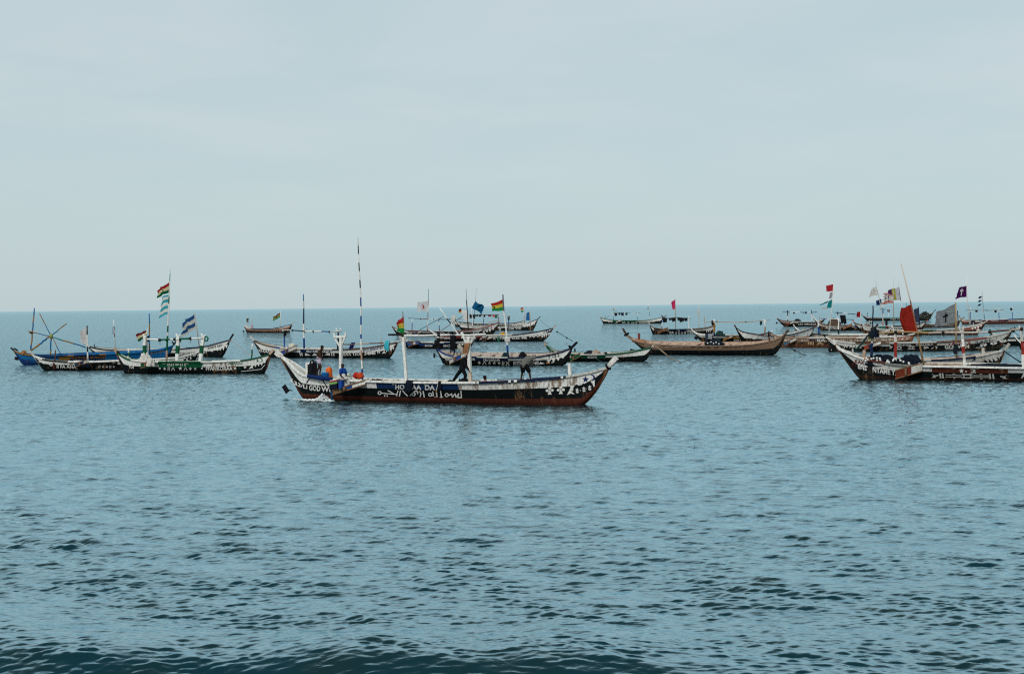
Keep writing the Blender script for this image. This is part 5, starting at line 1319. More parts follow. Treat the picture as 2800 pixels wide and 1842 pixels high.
b = R2 = Boat("dark canoe flying a pink flag right of centre", (1786, 914), (1948, 912), (1774, 880), (1963, 880),
    [(1777, 889), (1791, 896), (1810, 899), (1845, 900.5), (1877, 900), (1924, 897), (1956, 889)], beam=2, bands=[(.55, BLACK), (1, OFFW)], panels=[(1830, 1877, .55, 1, DKBLUE), (1790, 1812, .5, 1, (.05, .04, .035))], rail=[(0, BROWN), (1825, DARK), (1885, BROWN)], stem=[DARK, OFFW], group=RIGHT, thwarts=4, wear=.5)
b.text("IIA o x o II CEL", 1831, 912, 1897, 912, 6).teeth((1930, 903), (1953, 895), 5, 8).text("S", 1854, 905, 1859, 905, 4.5)
b.pole([(1812, 871), (1850, 868), (1889, 870.5)], .06, [BROWN, DARK], name="laundry_pole", t=.1); b.pole([(1811, 863), (1810, 902)], .075, [DARK, BLUE, WHITE, BROWN], t=.1); b.pole([(1884, 864), (1883, 902)], .075, WHITE, t=.1)
b.pole([(1911, 833), (1911.5, 900)], .06, (.62, .62, .58), r1=.08, name="mast"); b.pole([(1925, 862), (1929, 899)], .06, PALE, t=.1); b.pole([(1807, 861), (1818, 870)], .06, DARK); b.pole([(1822, 861), (1812, 872)], .06, DARK)
b.bracket(1798, 909, 1826, 898, 7, [(.22, .10, .05), (.25, .12, .06)], .45); b.finish()
flag(b, "bright pink flag on a bamboo pole right of centre", [(1846, 817), (1848, 902)], [(1845.5, 819), (1847, 845), (1838.5, 845), (1835, 826)], [(1, PINK)], pr=.065, pr1=.045, pcol=BAMBOO, wave=.06, nw=.8, seed=6)
for k, (x, w, h, c) in enumerate(((1818, 12, 13, DARK), (1833, 9, 8, (.03, .04, .04)), (1842, 10, 12, DARK), (1856, 8, 8, (.02, .03, .03)), (1862, 9, 13, DARK), (1869, 6, 11, (.02, .02, .03)), (1876, 8, 10, DARK))):
    garment(b, x, 869, w, h, c, "dark rag on the pole behind the pink flag, " + ORD[k], t=.1, seed=80 + k, cat="garment", group="laundry behind the pink flag", name="garment")
garment(b, 1910, 846, 5, 24, (.60, .60, .57), "white furled cloth on a thin mast right of the pink flag", t=.1, seed=90)

# ================================================================== right cluster, far to near
b = R18 = Boat("farthest canoe of the right cluster, dark hull under the white flags", (2372, 877), (2540, 875), (2354, 858), (2559, 846),
    [(2358, 862), (2375, 867), (2420, 869), (2480, 868), (2520, 864), (2552, 853)], beam=2, bands=[(.7, BLACK), (1, OFFW)], panels=[(2440, 2480, .2, .6, NAVY)], rail=[(0, OFFW), (2380, BROWN), (2420, TEAL), (2500, OFFW)], stem=[DARK, DARK], group=RIGHT, thwarts=3, wear=.5)
b.text("HENE", 2434, 873.5, 2450, 873.5, 4).text("PE", 2453, 873.5, 2462, 873.5, 4)
b.pole([(2390, 845), (2440, 845)], .06, [WHITE, TEAL, WHITE], name="ridge_pole"); b.pole([(2416, 828), (2417, 871)], .08, [WHITE, BLUE, WHITE]); b.pole([(2430, 846), (2430, 870)], .07, WHITE); b.pole([(2478, 828), (2478, 870)], .06, NAVY); b.pole([(2372, 854), (2372, 868)], .06, NAVY)
b.finish()
garment(b, 2429.5, 846, 6, 8, DARK, "black rag on the farthest right canoe's pole", seed=101)
heap(b, 2512, 862, 2545, 855, 872, (.03, .035, .03), "dark gear heaped on the farthest right canoe's bow", t=.5, depth=.6, seed=102, name="gear_heap", cat="fishing gear", floats=[(2520, 860), (2529, 864), (2536, 860)])

b = R15 = Boat("far right canoe with red lettering under a bare pole frame", (2632, 886), (2840, 884), (2622, 862), (2862, 850),
    [(2625, 868), (2640, 873), (2690, 874), (2740, 873), (2800, 871), (2855, 858)], beam=2, bands=[(.42, (.08, .03, .025)), (1, OFFW)], panels=[(2687, 2757, .5, 1, NAVY), (2657, 2668, .3, .8, NAVY)], rail=[(0, OFFW), (2677, BLUE), (2686, WHITE), (2757, BLUE), (2772, NAVY)], group=RIGHT, thwarts=3, wear=.5)
b.text("VICTORY", 2631, 881, 2652, 881, 4, RED).text("SAMPAWAH NTIE", 2689, 882, 2780, 881, 4.5, (.35, .08, .06)).text("MESSO", 2709, 877, 2730, 877, 3.5)
b.pole([(2641, 848.5), (2653, 847), (2690, 848.5), (2704, 848.5), (2746, 846.5)], .06, [BLUE, (.45, .33, .27), NAVY, BAMBOO], name="ridge_pole", t=.1)
for x, x1, y in ((2654, 2653, 841), (2731, 2732, 842), (2768, 2768, 840)): b.pole([(x, y), (x1, 876)], .075, [WHITE, BLUE, BLUE], t=.1)
b.banded((2685, 796), (2692, 876), [823, 840, 860], [(.3, .2, .18), NAVY, PALE, BLUE], .07, .03, name="mast"); b.finish()
for k, (x, y) in enumerate(((2670, 847), (2722, 848), (2765, 842))):
    garment(b, x, y, 6, 7, DARK, "small dark rag on the far right pole frame, " + ["leftmost", "middle one", "rightmost"][k], t=.1, seed=110 + k, cat="rag", group="rags on the far right frame")
for k, y in enumerate((810, 820, 831)): garment(b, 2683 - k, y, 7, 6, NAVY, "torn dark blue streamer on the far right mast, " + ["topmost", "middle one", "lowest"][k], seed=115 + k, cat="rag", group="streamers on the far right mast", slant=-6)

b = R20 = Boat("far canoe with a worn brown and white bow behind the grey flag", (2488, 897), (2617, 894), (2477, 872), (2637, 867),
    [(2480, 878), (2500, 884), (2550, 886), (2590, 884), (2628, 873)], beam=1.9, bands=[(.3, BLACK), (.6, (.30, .16, .09)), (1, OFFW)], rail=[(0, BROWN), (2540, OFFW)], group=RIGHT, thwarts=3, wear=.9)
b.text("OKUNBO WILL", 2548, 894, 2606, 891, 4, OFFW).text("PSALM", 2570, 888, 2605, 884, 3.5, (.3, .12, .08)); b.finish()

b = R16 = Boat("far dark canoe with a long blue and white pole on two posts", (2143, 891), (2236, 892), (2120, 864), (2262, 866),
    [(2124, 870), (2136, 875), (2150, 877.5), (2190, 879), (2230, 879), (2256, 871)], beam=2, bands=[(.62, BLACK), (1, (.45, .38, .35))], panels=[(2182, 2230, .3, 1, (.012, .02, .025))], rail=[(0, (.2, .1, .09)), (2170, WHITE)], stem=[DARK, OFFW], group=RIGHT, thwarts=3, wear=.5)
b.text("LET SMGTSA", 2183, 888, 2232, 888, 4)
b.pole([(2139, 852), (2158, 852.5), (2187, 853.5), (2206, 854.5), (2220, 854), (2234, 852.5)], .07, [BLUE, WHITE, BLUE, WHITE, BLUE], t=.1, name="ridge_pole")
b.pole([(2153, 848), (2154, 880)], .11, [NAVY, BROWN, WHITE, MAROON], t=.1); b.pole([(2219, 848), (2221, 880)], .09, [NAVY, WHITE, WHITE], t=.1)
b.bracket(2150, 888, 2172, 879, 5, [MAROON, OFFW], .3)
m = MB(); c = b.at(2124, 882.5, .3); m.ball(c, .22, DARK, 10, 7); m.sweep([c, b.at(2136, 886, .2)], .03, [DARK], n=6); m.build("anchor_ball", M_ROPE, b.root); b.finish()
heap(b, 2171, 877, 2190, 872, 880, (.015, .017, .022), "rounded black net heap on the far canoe with the blue and white pole", t=0, depth=.7, seed=121)
for k, (x, w) in enumerate(((2171, 6), (2204, 5))): garment(b, x, 852, w, 6, (.03, .07, .09), "small dark rag on the far blue and white pole, " + ["left one", "right one"][k], t=.1, seed=125 + k, cat="rag", group="rags on the far blue and white pole")

b = R17 = Boat("far dark canoe behind the red, grey and teal flags", (2244, 902), (2368, 903), (2220, 857), (2386, 876),
    [(2223, 865), (2231, 875), (2245, 884), (2262, 888), (2300, 889), (2340, 889), (2366, 885), (2382, 879)], beam=2, bands=[(.58, BLACK), (1, (.55, .50, .46))], panels=[(2337, 2345, .5, 1, BLUE)], rail=[(0, WHITE), (2240, BROWN), (2320, OFFW)], stem=[DARK, OFFW], group=RIGHT, thwarts=3, wear=.6)
b.text("PLATEAU", 2258, 899, 2300, 901, 5).text("25 ONE", 2336, 899, 2358, 899, 4.5, (.5, .3, .18))
b.pole([(2282, 854), (2302, 856), (2318, 857), (2347, 860)], .06, [NAVY, WHITE, NAVY], t=.1, name="ridge_pole"); b.pole([(2290, 852), (2292, 892)], .08, [DARK, WHITE, WHITE, NAVY], t=.1)
b.pole([(2244, 871), (2262, 871), (2300, 873), (2335, 874)], .06, [BLUE, WHITE, DARK], t=.2, name="spare_pole"); b.pole([(2253, 868), (2253, 890)], .05, NAVY); b.pole([(2240, 862), (2241, 890)], .06, PALE); b.bracket(2305, 898, 2330, 887, 6, [TAN, TAN], .4); b.finish()
flag(b, "small square dark red flag at the end of a blue and white pole", [(2353.5, 850), (2355, 889)], [(2353, 851), (2352, 867), (2342, 867), (2343, 853)], [(1, (.36, .02, .025))], pr=.06, pr1=.05, wave=.05, seed=4)
garment(b, 2304, 862, 15, 26, DARK, "black cloths bunched on the far canoe left of the small red flag", t=.2, seed=131, slant=4)
heap(b, 2264, 886, 2298, 873, 890, (.10, .07, .055), "mixed brown gear heaped in the far canoe under the teal flag", t=0, depth=.6, seed=132, name="gear_heap", cat="fishing gear")

b = R19 = Boat("canoe with a white and red bow just behind the big red flag", (2350, 905), (2519, 905), (2331, 875), (2537, 875),
    [(2335, 881), (2350, 887), (2380, 890), (2430, 891), (2480, 890), (2510, 886), (2532, 878)], beam=1.9, bands=[(.5, BLACK), (1, OFFW)], panels=[(2405, 2420, .5, 1, TEAL), (2420, 2430, .5, 1, MAROON)], rail=[(0, BROWN), (2380, OFFW), (2440, DARK)], stem=[BROWN, (.5, .1, .08)], group=RIGHT, thwarts=3, wear=.6)
b.marks(2395, 902, 2480, 902, 5, OFFW, 31).pole([(2377, 876), (2377, 893)], .06, OFFW); b.pole([(2413, 880), (2416, 900)], .09, [(.6, .15, .05), WHITE]); b.finish()
garment(b, 2424, 877, 6, 24, DARK, "black trousers hanging on a pole in the right cluster", seed=141, cat="garment", name="garment")
flag(b, "sheer white flag with two small marks on a long thin mast", [(2393, 751), (2396, 783), (2403, 810), (2413, 862), (2415, 893)], [(2396, 783), (2401, 806), (2375, 812), (2382, 790)], [(1, (.78, .76, .72))], pr=.11, pr1=.02, pcol=OFFW, wave=.09, nw=1.1, seed=7, tatter=.1,
    marks=[([(.42, .3), (.46, .3), (.46, .72), (.42, .72)], (.2, .2, .2)), ([(.2, .42), (.28, .42), (.28, .48), (.2, .48)], (.2, .2, .2)), ([(.34, .3), (.54, .27), (.54, .33), (.34, .36)], (.25, .25, .25))])
flag(b, "small plain navy flag below the sheer white flag", [(2410, 814), (2416, 893)], [(2410.5, 816), (2413.5, 831), (2396.5, 835.5), (2395, 822.5)], [(1, (.01, .03, .13))], pr=.07, pr1=.04, pcol=[WHITE, BLUE, WHITE], wave=.08, seed=8, marks=[(star_pts(.45, .4, .10), WHITE)])
flag(b, "torn pink and white flag between the navy and purple striped flags", [(2442.5, 760), (2443, 827), (2444.5, 893)], [(2442, 806), (2443, 829), (2411, 831), (2414, 799)], [(.5, (.66, .30, .24)), (1.6, (.80, .76, .74)), (.9, (.66, .30, .24))], pr=.09, pr1=.025, pcol=[(.55, .5, .5), (.55, .36, .22)], wave=.10, nw=1.2, seed=9, tatter=.3)
flag(b, "white, yellow and purple striped flag on a dark blue mast", [(2455, 765), (2458, 785), (2463, 822), (2467, 843), (2470, 893)], [(2458, 785), (2463, 820), (2429, 823), (2427, 794)], [(1, (.62, .60, .66)), (1, (.50, .46, .10)), (1, (.10, .03, .13))], vert=True, pr=.10, pr1=.02, pcol=[(.6, .55, .55), NAVY, WHITE, NAVY], wave=.07, nw=.8, seed=10)

b = R11 = Boat("long canoe with red markings on its bow under the purple cross flag", (2362, 914), (2672, 917), (2351, 876), (2703, 873),
    [(2355, 884), (2370, 893), (2400, 900), (2460, 903), (2540, 903), (2600, 900), (2650, 893), (2695, 880)], beam=2, heel=1, bands=[(.3, (.05, .02, .018)), (.55, BLACK), (1, OFFW)], panels=[(2528, 2552, .4, .95, MAROON), (2636, 2690, .55, .9, (.33, .12, .09))], rail=[(0, OFFW), (2520, GREEN), (2560, OFFW), (2636, WHITE)], stem=[DARK, OFFW], group=RIGHT, thwarts=4, wear=.7)
b.text("K LABADI", 2574, 912, 2614, 911, 4.5).text("A", 2593, 904, 2600, 904, 4.5, MAROON).teeth((2655, 897), (2686, 887), 4, 6).poly([(2668, 905), (2674, 898), (2684, 903)])
b.pole([(2661, 882), (2661, 893)], .06, OFFW); b.pole([(2618, 849), (2622, 900)], .07, DARK); b.finish()
flag(b, "dark purple flag with a white cross on a tall white pole", [(2643.5, 754), (2644, 811), (2653, 892)], [(2643.5, 780.5), (2644.5, 811.5), (2611, 816.5), (2620, 788)], [(1, PURPLE)], pr=.10, pr1=.035, pcol=WHITE, wave=.09, nw=.9, seed=11, tatter=.12,
    marks=[([(.46, .16), (.56, .16), (.56, .30), (.68, .30), (.68, .44), (.56, .44), (.56, .84), (.46, .84), (.46, .44), (.34, .44), (.34, .30), (.46, .30)], (.86, .84, .86))])
flag(b, "dark navy flag hanging straight just right of the big red flag", [(2511.5, 838), (2516, 904)], [(2512, 840), (2515, 884), (2503, 880), (2498, 847)], [(1, (.05, .06, .10))], pr=.08, pr1=.05, pcol=NAVY, wave=.08, nw=.7, seed=12)
rope_thing(b, [(2700, 885), (2716, 893), (2734, 904)], "dark rope slanting right from the red-marked bow", (.05, .07, .08), .03, t=.5)

b = R8 = Boat("canoe with a blue post and a pale inside left of the sheer white flag", (2192, 930), (2425, 931), (2169, 886), (2441, 894),
    [(2173, 893), (2183, 902), (2200, 908), (2226, 912), (2266, 914), (2330, 915), (2380, 914), (2415, 908), (2436, 899)], beam=2, heel=2, bands=[(.5, BLACK), (1, OFFW)], panels=[(2298, 2330, .3, .7, NAVY), (2335, 2350, .4, .8, OCH)], rail=[(0, WHITE), (2188, NAVY), (2206, DARK), (2266, WHITE)], stem=[BLACK, OFFW], group=RIGHT, thwarts=4, wear=.6)
b.marks(2290, 926, 2360, 926, 5, OFFW, 33).pole([(2238, 884), (2238, 914)], .13, [WHITE, BLUE, BLUE]); b.pole([(2198, 897), (2199, 910)], .09, (.45, .40, .08)); b.pole([(2292.5, 870), (2292.5, 915)], .09, [WHITE, WHITE, DARK], t=.1); b.finish()
flag(b, "tall thin pole with red, grey and teal flags one above another", [(2279.5, 774), (2275, 842), (2266, 916)], [(2279.5, 777), (2278, 795.5), (2260, 797), (2259, 780.5)], [(1, (.48, .03, .04))], pr=.08, pr1=.04, pcol=WHITE, wave=.05, nw=.8, seed=15,
    extra=[([(2278, 797), (2277, 813), (2266, 818), (2268, 801)], [(1, (.42, .42, .46))], dict(wave=.10, seed=16, tatter=.2)), ([(2277, 817), (2275.5, 841), (2261, 842), (2265, 824)], [(1, TEAL)], dict(wave=.06, seed=17)), ([(2264, 822), (2263.5, 827), (2240, 836), (2242, 833)], [(1, (.02, .17, .17))], dict(wave=.03, seed=18)), ([(2262, 841), (2261, 846), (2246, 845), (2250, 840)], [(1, (.66, .66, .62))], dict(wave=.06, seed=19))])

b = R5 = Boat("dark canoe with yellow gear behind the brown canoe", (1917, 933), (2098, 934), (1889, 896), (2114, 903),
    [(1894, 904), (1905, 912), (1925, 916), (1960, 917), (2010, 918), (2060, 917), (2108, 908)], beam=2, heel=3, bands=[(.62, BLACK), (1, OFFW)], panels=[(2006, 2030, .5, 1, OCH)], rail=[(0, WHITE), (1930, NAVY), (1975, DARK)], stem=[BROWN, (.62, .66, .70)], group=RIGHT, thwarts=4, wear=.5)
b.pole([(1953, 873), (1953, 920)], .11, [WHITE, OCH, OCH, NAVY], t=.1); b.pole([(2092, 874), (2092, 920)], .09, [WHITE, WHITE, OCH, OCH, OFFW], t=.1); b.pole([(2087, 872), (2092, 884)], .06, WHITE, t=.1, name="fork_arm"); b.pole([(2097, 872), (2092, 884)], .06, WHITE, t=.1, name="fork_arm")
b.pole([(1931, 881), (1960, 879), (2020, 880.5), (2060, 879), (2105, 875)], .05, [PALE, PALE, BAMBOO, PALE], t=.1, name="ridge_pole")
b.bracket(1978, 929, 2003, 919, 6, [OCH, OCH, OFFW], .4); b.blade(1903, 924, 9, 8, -.6, to=(1912, 928)); b.text("JOE 90", 2006, 932, 2032, 932, 4); b.finish()
heap(b, 1953, 924, 1982, 907, 928, (.02, .045, .04), "round dark green net pile behind the brown canoe", t=.3, depth=.6, seed=151)
garment(b, 2081, 877, 6, 13, (.015, .05, .045), "dark green rag hanging near the right end of the long bamboo pole", t=.1, seed=152)
garment(b, 1938, 913, 20, 17, (.03, .05, .08), "blue and white rags draped over the side left of the green net", t=1.0, seed=153, col2=(.28, .30, .32))
garment(b, 1950, 876, 9, 14, DARK, "black rag knotted at the yellow post's top", t=.1, seed=154)

b = R6 = Boat("white canoe with a maroon rolled rail behind the brown canoe's bow", (2035, 936), (2212, 931), (2008, 888), (2236, 888),
    [(2013, 896), (2030, 906), (2060, 912), (2090, 916), (2130, 917), (2165, 913), (2200, 904), (2226, 895)], beam=2, bands=[(.42, BLACK), (1, WHITE)], rail=[(0, DARK), (2055, (.10, .02, .02)), (2110, WHITE), (2140, NAVY)], stem=[DARK, BROWN], group=RIGHT, thwarts=4, wear=.5)
b.text("PS", 2084, 934, 2101, 934, 7).text("DAI", 2159, 923, 2173, 921, 4.5, BLACK).stroke([(2036, 919), (2042, 918.5), (2048, 922), (2054, 920.5)], 2).stroke([(2055, 923), (2061, 927), (2066, 926)], 2); b.finish()

b = R7 = Boat("canoe with a red-brown bottom and a blue BA panel right of the brown one", (2122, 949), (2482, 949), (2108, 908), (2508, 908),
    [(2113, 914), (2130, 921), (2180, 924), (2260, 924), (2340, 923), (2420, 921), (2470, 918), (2502, 911)], beam=2.1, heel=2, bands=[(.30, (.14, .045, .03)), (.60, BLACK), (1, (.66, .58, .48))], panels=[(2210, 2215, .6, 1, RED), (2215, 2258, .6, 1, DKBLUE)], rail=[(0, (.35, .2, .14)), (2208, OFFW), (2260, PALE), (2342, WHITE)], group=RIGHT, thwarts=5, wear=.85, inner=(.4, .3, .24))
b.text("BA", 2234, 933.5, 2257, 933.5, 7).text("III A", 2209, 942, 2252, 942, 8, (.60, .42, .25)); b.bracket(2143, 941, 2178, 926, 9, [(.05, .15, .25), (.05, .15, .25), OFFW, OFFW], .5)
b.marks(2440, 930, 2496, 925, 7, (.5, .1, .07), 35).pole([(2469, 903), (2469, 922)], .07, WHITE); b.finish()

b = R13 = Boat("canoe showing a black side between the white bow and the right edge", (2733, 945), (2880, 944), (2711, 905), (2905, 905),
    [(2716, 912), (2730, 919), (2760, 924), (2800, 924), (2860, 920), (2898, 910)], beam=2, bands=[(.62, BLACK), (1, WHITE)], rail=[(0, WHITE), (2730, DARK)], stem=[DARK, OFFW], group=RIGHT, thwarts=3)
b.pole([(2707, 900), (2712, 925)], .08, DARK); b.finish()
b = R9 = Boat("long canoe lettered GODWIN and CR-AM-390 ACC in the right cluster", (2280, 961), (2733, 957), (2251, 914), (2776, 895),
    [(2257, 921), (2272, 928), (2290, 932), (2319, 936), (2389, 938), (2480, 937), (2560, 935), (2620, 931), (2689, 924), (2735, 914), (2766, 905)], beam=2.1, off=.3, bands=[(.26, (.02, .022, .02)), (.60, BLACK), (1, OFFW)], panels=[(2434, 2563, .6, 1, (.03, .012, .010))],
    rail=[(0, WHITE), (2340, BROWN), (2432, OFFW), (2560, (.12, .05, .04)), (2650, (.25, .03, .025)), (2700, OFFW)], stem=[DARK, DARK], group=RIGHT, wear=.5, thwarts=5, inner=(.4, .32, .26))
b.text("W'AKKE", 2305, 950, 2356, 951, 7).text("ANUKWAL'", 2453, 945, 2494, 945, 6).text("SHELLCBLY.", 2504, 945, 2553, 944, 6).text("LAGO 2", 2594, 943, 2654, 939.5, 7, (.28, .03, .03)).text("GODWIN", 2583, 952.5, 2650, 951, 9)
b.text("CR-AM-390 ACC", 2666, 940.5, 2718, 933.5, 7, (.02, .03, .05))
for x, y in ((2689, 943), (2717, 938), (2743, 932)):
    b.poly([(x - 10, y + 2), (x - 6, y - 3), (x, y + 5)]).poly([(x + 10, y), (x + 6, y - 5), (x, y + 5)]).ring(x, y - 1.5, 2.4, 1.3)
b.stroke([(2305, 953), (2450, 955.6), (2600, 954.7), (2680, 949.6), (2749, 943)], 1.3)
for pts in ([(2434, 953), (2434, 947), (2440, 948), (2437, 951)], [(2448, 951), (2461, 947), (2465, 950), (2460, 954), (2449, 951.5)], [(2483, 947), (2501, 947)], [(2483, 953.5), (2501, 953.5)], [(2488, 947), (2488, 953)], [(2496, 947), (2496, 953)], [(2527, 947), (2527, 953), (2539, 950), (2527, 947)], [(2547, 953), (2552, 950)], [(2557, 947), (2562, 948), (2561, 953)]): b.stroke(pts, 1.9)
b.bracket(2363, 951, 2408, 936, 10, [(.40, .06, .03), DKBLUE, OFFW, WHITE], .5); b.wrap(2768, 903, 5, 3, (.6, 0, .7), DARK)
m = MB(); c = b.at(2272, 955, .5); m.ball(c, .30, DARK, 12, 8); m.ball(c + Vector((0, -.27, -.05)), .06, WHITE, 6, 4); m.build("fender_ball", M_ROPE, b.root); b.finish()
rope_thing(b, [(2770, 904), (2786, 918), (2806, 934)], "dark rope from the CR-AM bow toward the right edge", (.04, .06, .07), .03, t=.3)

b = R12 = Boat("white sterned canoe cut off by the right edge behind the red and white post", (2801, 964), (2990, 962), (2771, 914), (3015, 915),
    [(2777, 922), (2790, 935), (2806, 943), (2850, 948), (2930, 946), (3008, 922)], beam=2, bands=[(.6, BLACK), (1, WHITE)], rail=[(0, WHITE)], stem=[DARK, WHITE], group=RIGHT, thwarts=3); b.finish()

b = R14 = Boat("canoe with white fangs at its bow right behind the front canoe", (2452, 1004), (2728, 1004), (2430, 972), (2760, 939),
    [(2438, 977), (2455, 981), (2493, 983), (2546, 984), (2633, 978.5), (2670, 974), (2745, 958)], beam=1.9, heel=3, bands=[(.45, BLACK), (1, (.56, .55, .52))], rail=[(0, OFFW), (2546, NAVY), (2668, OFFW)], stem=[BROWN, (.42, .40, .34)], group=RIGHT, wear=.55, thwarts=4, inner=(.45, .36, .3), thick=.12)
b.text("3", 2657, 987, 2668, 985, 9, DKBLUE).teeth((2690, 986), (2736, 975), 4, 11, BLACK).teeth((2693, 984), (2733, 974), 4, 9, (.56, .55, .52), 5)
b.pole([(2688, 951), (2689, 974)], .10, (.58, .52, .46), square=True); b.finish()
flag(b, "large sheer grey flag with a black cross on a bamboo pole", [(2613, 826), (2614, 880), (2616, 985)], [(2613, 830), (2612.5, 881), (2554, 896), (2557, 856)], [(1, (.26, .28, .29))], pr=.075, pr1=.05, pcol=BAMBOO, wave=.06, nw=1.3, seed=20, tatter=.08,
    marks=[([(.44, .24), (.50, .24), (.50, .38), (.60, .38), (.60, .47), (.50, .47), (.50, .80), (.44, .80), (.44, .47), (.36, .47), (.36, .38), (.44, .38)], (.012, .014, .018))])
for k, (y, h) in enumerate(((941, 13), (952, 18))): garment(b, 2614 - 2 * k, y, 11, h, (.012, .02, .03), ["upper black rag tied low on the grey flag's bamboo pole", "lower black rag on the grey flag's bamboo pole"][k], t=.1, seed=161 + k, cat="rag", group="rags on the bamboo pole")
rope_thing(b, [(2742, 957), (2765, 974), (2792, 992)], "left one of two dark ropes from the fanged bow", (.01, .04, .045), .03, t=.3)
rope_thing(b, [(2744, 957), (2770, 976), (2799, 994)], "right one of two dark ropes from the fanged bow", (.01, .04, .045), .03, t=.3)

b = R10 = Boat("front right canoe lettered NYAME with a heap of nets and floats", (2352, 1034), (2985, 1050), (2277, 928), (3050, 950),
    [(2286, 941), (2296, 954), (2326, 967), (2361, 980), (2412, 990), (2447, 996), (2523, 1000), (2643, 1002), (2800, 1005), (2900, 1000), (3030, 970)], beam=2.3, heel=3, off=.35, bands=[(.22, (.030, .018, .014)), (.62, BLACK), (1, (.68, .68, .65))],
    panels=[(2546, 2757, .56, 1, (.10, .028, .018)), (2369, 2385, .3, 1, (.02, .02, .018))], rail=[(0, WHITE), (2360, (.45, .22, .15)), (2376, (.12, .04, .035)), (2420, GREY), (2523, WHITE)], stem=[BROWN, (.70, .68, .64)], group=None, wear=.4, thick=.12, inner=(.42, .34, .28), thwarts=8, railr=.06)
b.text("KAK", 2337, 991, 2365, 997, 9.5, (.13, .02, .015)).text("ENS", 2346, 1007, 2370, 1013, 12.5).text("NYAME Y.", 2386, 1017, 2450, 1026, 13.5)
b.star(2629, 1013.5, 7.5).poly(disc_pts(2641.5, 1015.5, 2.2)).text("2", 2653, 1018.5, 2669, 1019, 10).text("ABC", 2792, 1033, 2830, 1034, 12)
WY = lambda x: 1027 + (x - 2546) * .014
for x in (2570, 2577, 2706, 2715): b.stroke([(x, WY(x) - 6), (x + 2, WY(x) + 5)], 4.6, OFFW)
for dy in (-2.5, 2.5):
    for x0, x1 in ((2586, 2631), (2656, 2706)): b.stroke([(x0, WY(x0) + dy), (x1, WY(x1) + dy)], 1.8, OFFW)
b.poly([(2629, WY(2629) - 6.5), (2660, WY(2660) - 6.5), (2655, WY(2655) - 3), (2655, WY(2655) + 2.5), (2660, WY(2660) + 6), (2629, WY(2629) + 6), (2634, WY(2634) + 2.5), (2634, WY(2634) - 3)], OFFW)
b.poly([(2637, WY(2637) - 3), (2652, WY(2652) - 3), (2652, WY(2652) + 2.5), (2637, WY(2637) + 2.5)], BLACK, .022)
for x0, sg in ((2547, 1), (2754, -1)):
    y = WY(x0); b.poly([(x0, y - 6), (x0 + sg * 8, y - 1.5), (x0 + sg * 19, y - 2.5), (x0 + sg * 19, y + .5), (x0 + sg * 9, y + 1.5), (x0 + sg * 14, y + 5), (x0, y + 5.5), (x0 + sg * 6, y)], OFFW)
for x in (2608, 2682):
    b.poly([(x - 4, WY(x) - 7), (x + 5, WY(x) - 7), (x, WY(x) - 4.4)], OFFW); b.poly([(x - 3, WY(x) + 7), (x + 6, WY(x) + 7), (x + 2, WY(x) + 4.6)], OFFW)
b.stroke([(2335, 1000), (2330, 996), (2334, 992)], 2, MAROON)
RW = [(.66, .64, .60), (.30, .035, .025), (.30, .035, .025), WHITE]
b.pole([(2449, 915), (2449, 996)], .085, RW, name="post", square=True, t=.2); b.pole([(2438, 890), (2449, 918)], .055, OFFW, name="fork_arm", t=.2)
b.pole([(2631, 910), (2638, 1003)], .085, [OFFW, WHITE, RW[1], OFFW, WHITE], name="post", square=True, t=.2); b.pole([(2622, 891), (2632, 920)], .055, OFFW, name="fork_arm", t=.2); b.pole([(2635, 891), (2632, 916)], .06, OFFW, name="fork_arm", t=.2)
b.pole([(2793, 896), (2799, 1006)], .085, [OFFW, OFFW, RW[1], RW[1], WHITE, WHITE], name="post", square=True, t=.2); b.pole([(2787, 890), (2796, 930)], .055, OFFW, name="fork_arm", t=.2)
b.pole([(2403, 911), (2450, 908), (2540, 909), (2620, 909), (2707, 907), (2760, 902), (2830, 897)], .06, [BAMBOO, BAMBOO, (.5, .42, .36), (.62, .56, .50), BROWN, (.5, .4, .33)], t=.3, name="ridge_pole")
b.pole([(2420, 913), (2520, 919)], .035, BROWN, t=.1, name="spare_pole"); b.pole([(2338, 960), (2401, 886)], .065, [(.01, .05, .05), (.02, .03, .035)], t=.2, name="steering_oar")
b.pole([(2385, 903), (2382, 975)], .085, [DARK, (.5, .5, .45), DKBLUE, DKBLUE], t=0, name="post"); b.pole([(2387, 835), (2386, 905)], .04, NAVY, t=0, name="mast")
b.pole([(2363, 957), (2363, 980)], .09, PALE, square=True); b.pole([(2331, 955), (2332, 963)], .06, OFFW)
b.bracket(2449, 1024, 2521, 1003, 24, [(.15, .035, .018), (.19, .04, .02), (.17, .03, .02), OFFW, (.52, .50, .44)], .8)
b.finish()
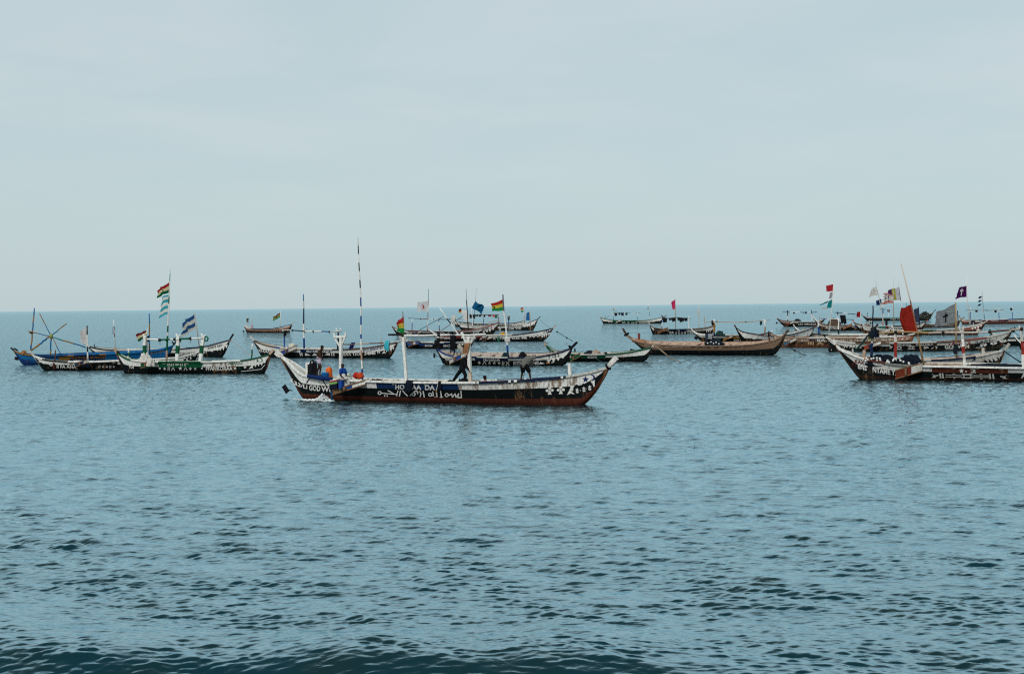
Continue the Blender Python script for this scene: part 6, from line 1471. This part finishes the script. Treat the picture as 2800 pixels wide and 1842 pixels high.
flag(b, "big red flag bellying on a long leaning pole, right cluster", [(2463.5, 720), (2489, 822), (2508, 907), (2526, 1000)], [(2490, 833), (2510, 906), (2471, 907), (2464, 843)], [(1, (.33, .025, .015))], pr=.075, pr1=.03, pcol=[(.62, .52, .42), (.30, .10, .06), BAMBOO], wave=.10, nw=1.1, seed=22, bulge=.22, t=.1)
FL = [(598, 865), (632, 900), (582, 925), (720, 880), (770, 865), (848, 860), (918, 868), (930, 905), (855, 918), (968, 960), (935, 1010), (990, 1012), (1105, 920), (1090, 955), (1140, 958), (1250, 890), (1235, 922), (1413, 920)]
heap(b, 2362, 985, 2462, 971, 998, (.008, .012, .020), "long black net heap full of white floats on the front right canoe", t=.1, depth=.7, seed=171, floats=[(2300 + x / 8.7, 880 + y / 8.7) for x, y in FL], rough=.12)
heap(b, 2458, 990, 2526, 970, 1001, (.008, .013, .024), "taller black net mound under the leaning red flagpole", t=0, depth=.7, seed=172, floats=[(2470, 989), (2485, 992), (2486, 994.5), (2514, 994.5), (2520, 994)], rough=.12)
heap(b, 2640, 1000, 2830, 992, 1006, (.008, .014, .022), "flat dark net lying along the front right canoe by the right post", t=-.2, depth=.8, seed=173, floats=[(2643, 995), (2652, 995)], rough=.06)
heap(b, 2376, 898, 2402, 899, 920, (.012, .02, .03), "tangle of dark rags round the blue mast of the front right canoe", t=0, depth=.35, seed=174, name="rag_tangle", cat="rags", mat=M_RAG, rough=.35)
for k, (x, y, w, h, c) in enumerate(((2392, 900, 12, 26, NAVY), (2378, 912, 7, 18, (.35, .36, .10)), (2400, 903, 8, 15, DARK))):
    garment(b, x, y, w, h, c, ["navy rag hanging from the dark mast tangle, right cluster", "yellowish rag hanging from the dark mast tangle, right cluster", "black rag at the right of the dark mast tangle"][k], t=.15, seed=180 + k, cat="rag")
m = MB()
for k, (x, y, w) in enumerate(((2545, 994, 24), (2570, 997, 30), (2600, 996, 26))): m.box(b.at(x, y, .2 - .3 * k), Vector((w / b.ppm / 2, 0, .03)), Vector((.1, .12, 0)), Vector((0, 0, .03)), PALE)
c = b.at(2560, 1000, 0); o = m.build("loose_boards", M_HULL, None, c); o.location = b.world(c); o.rotation_euler = (0, 0, b.head); tag(o, "pale loose boards lying inside the front right canoe", "boards", kind="stuff")
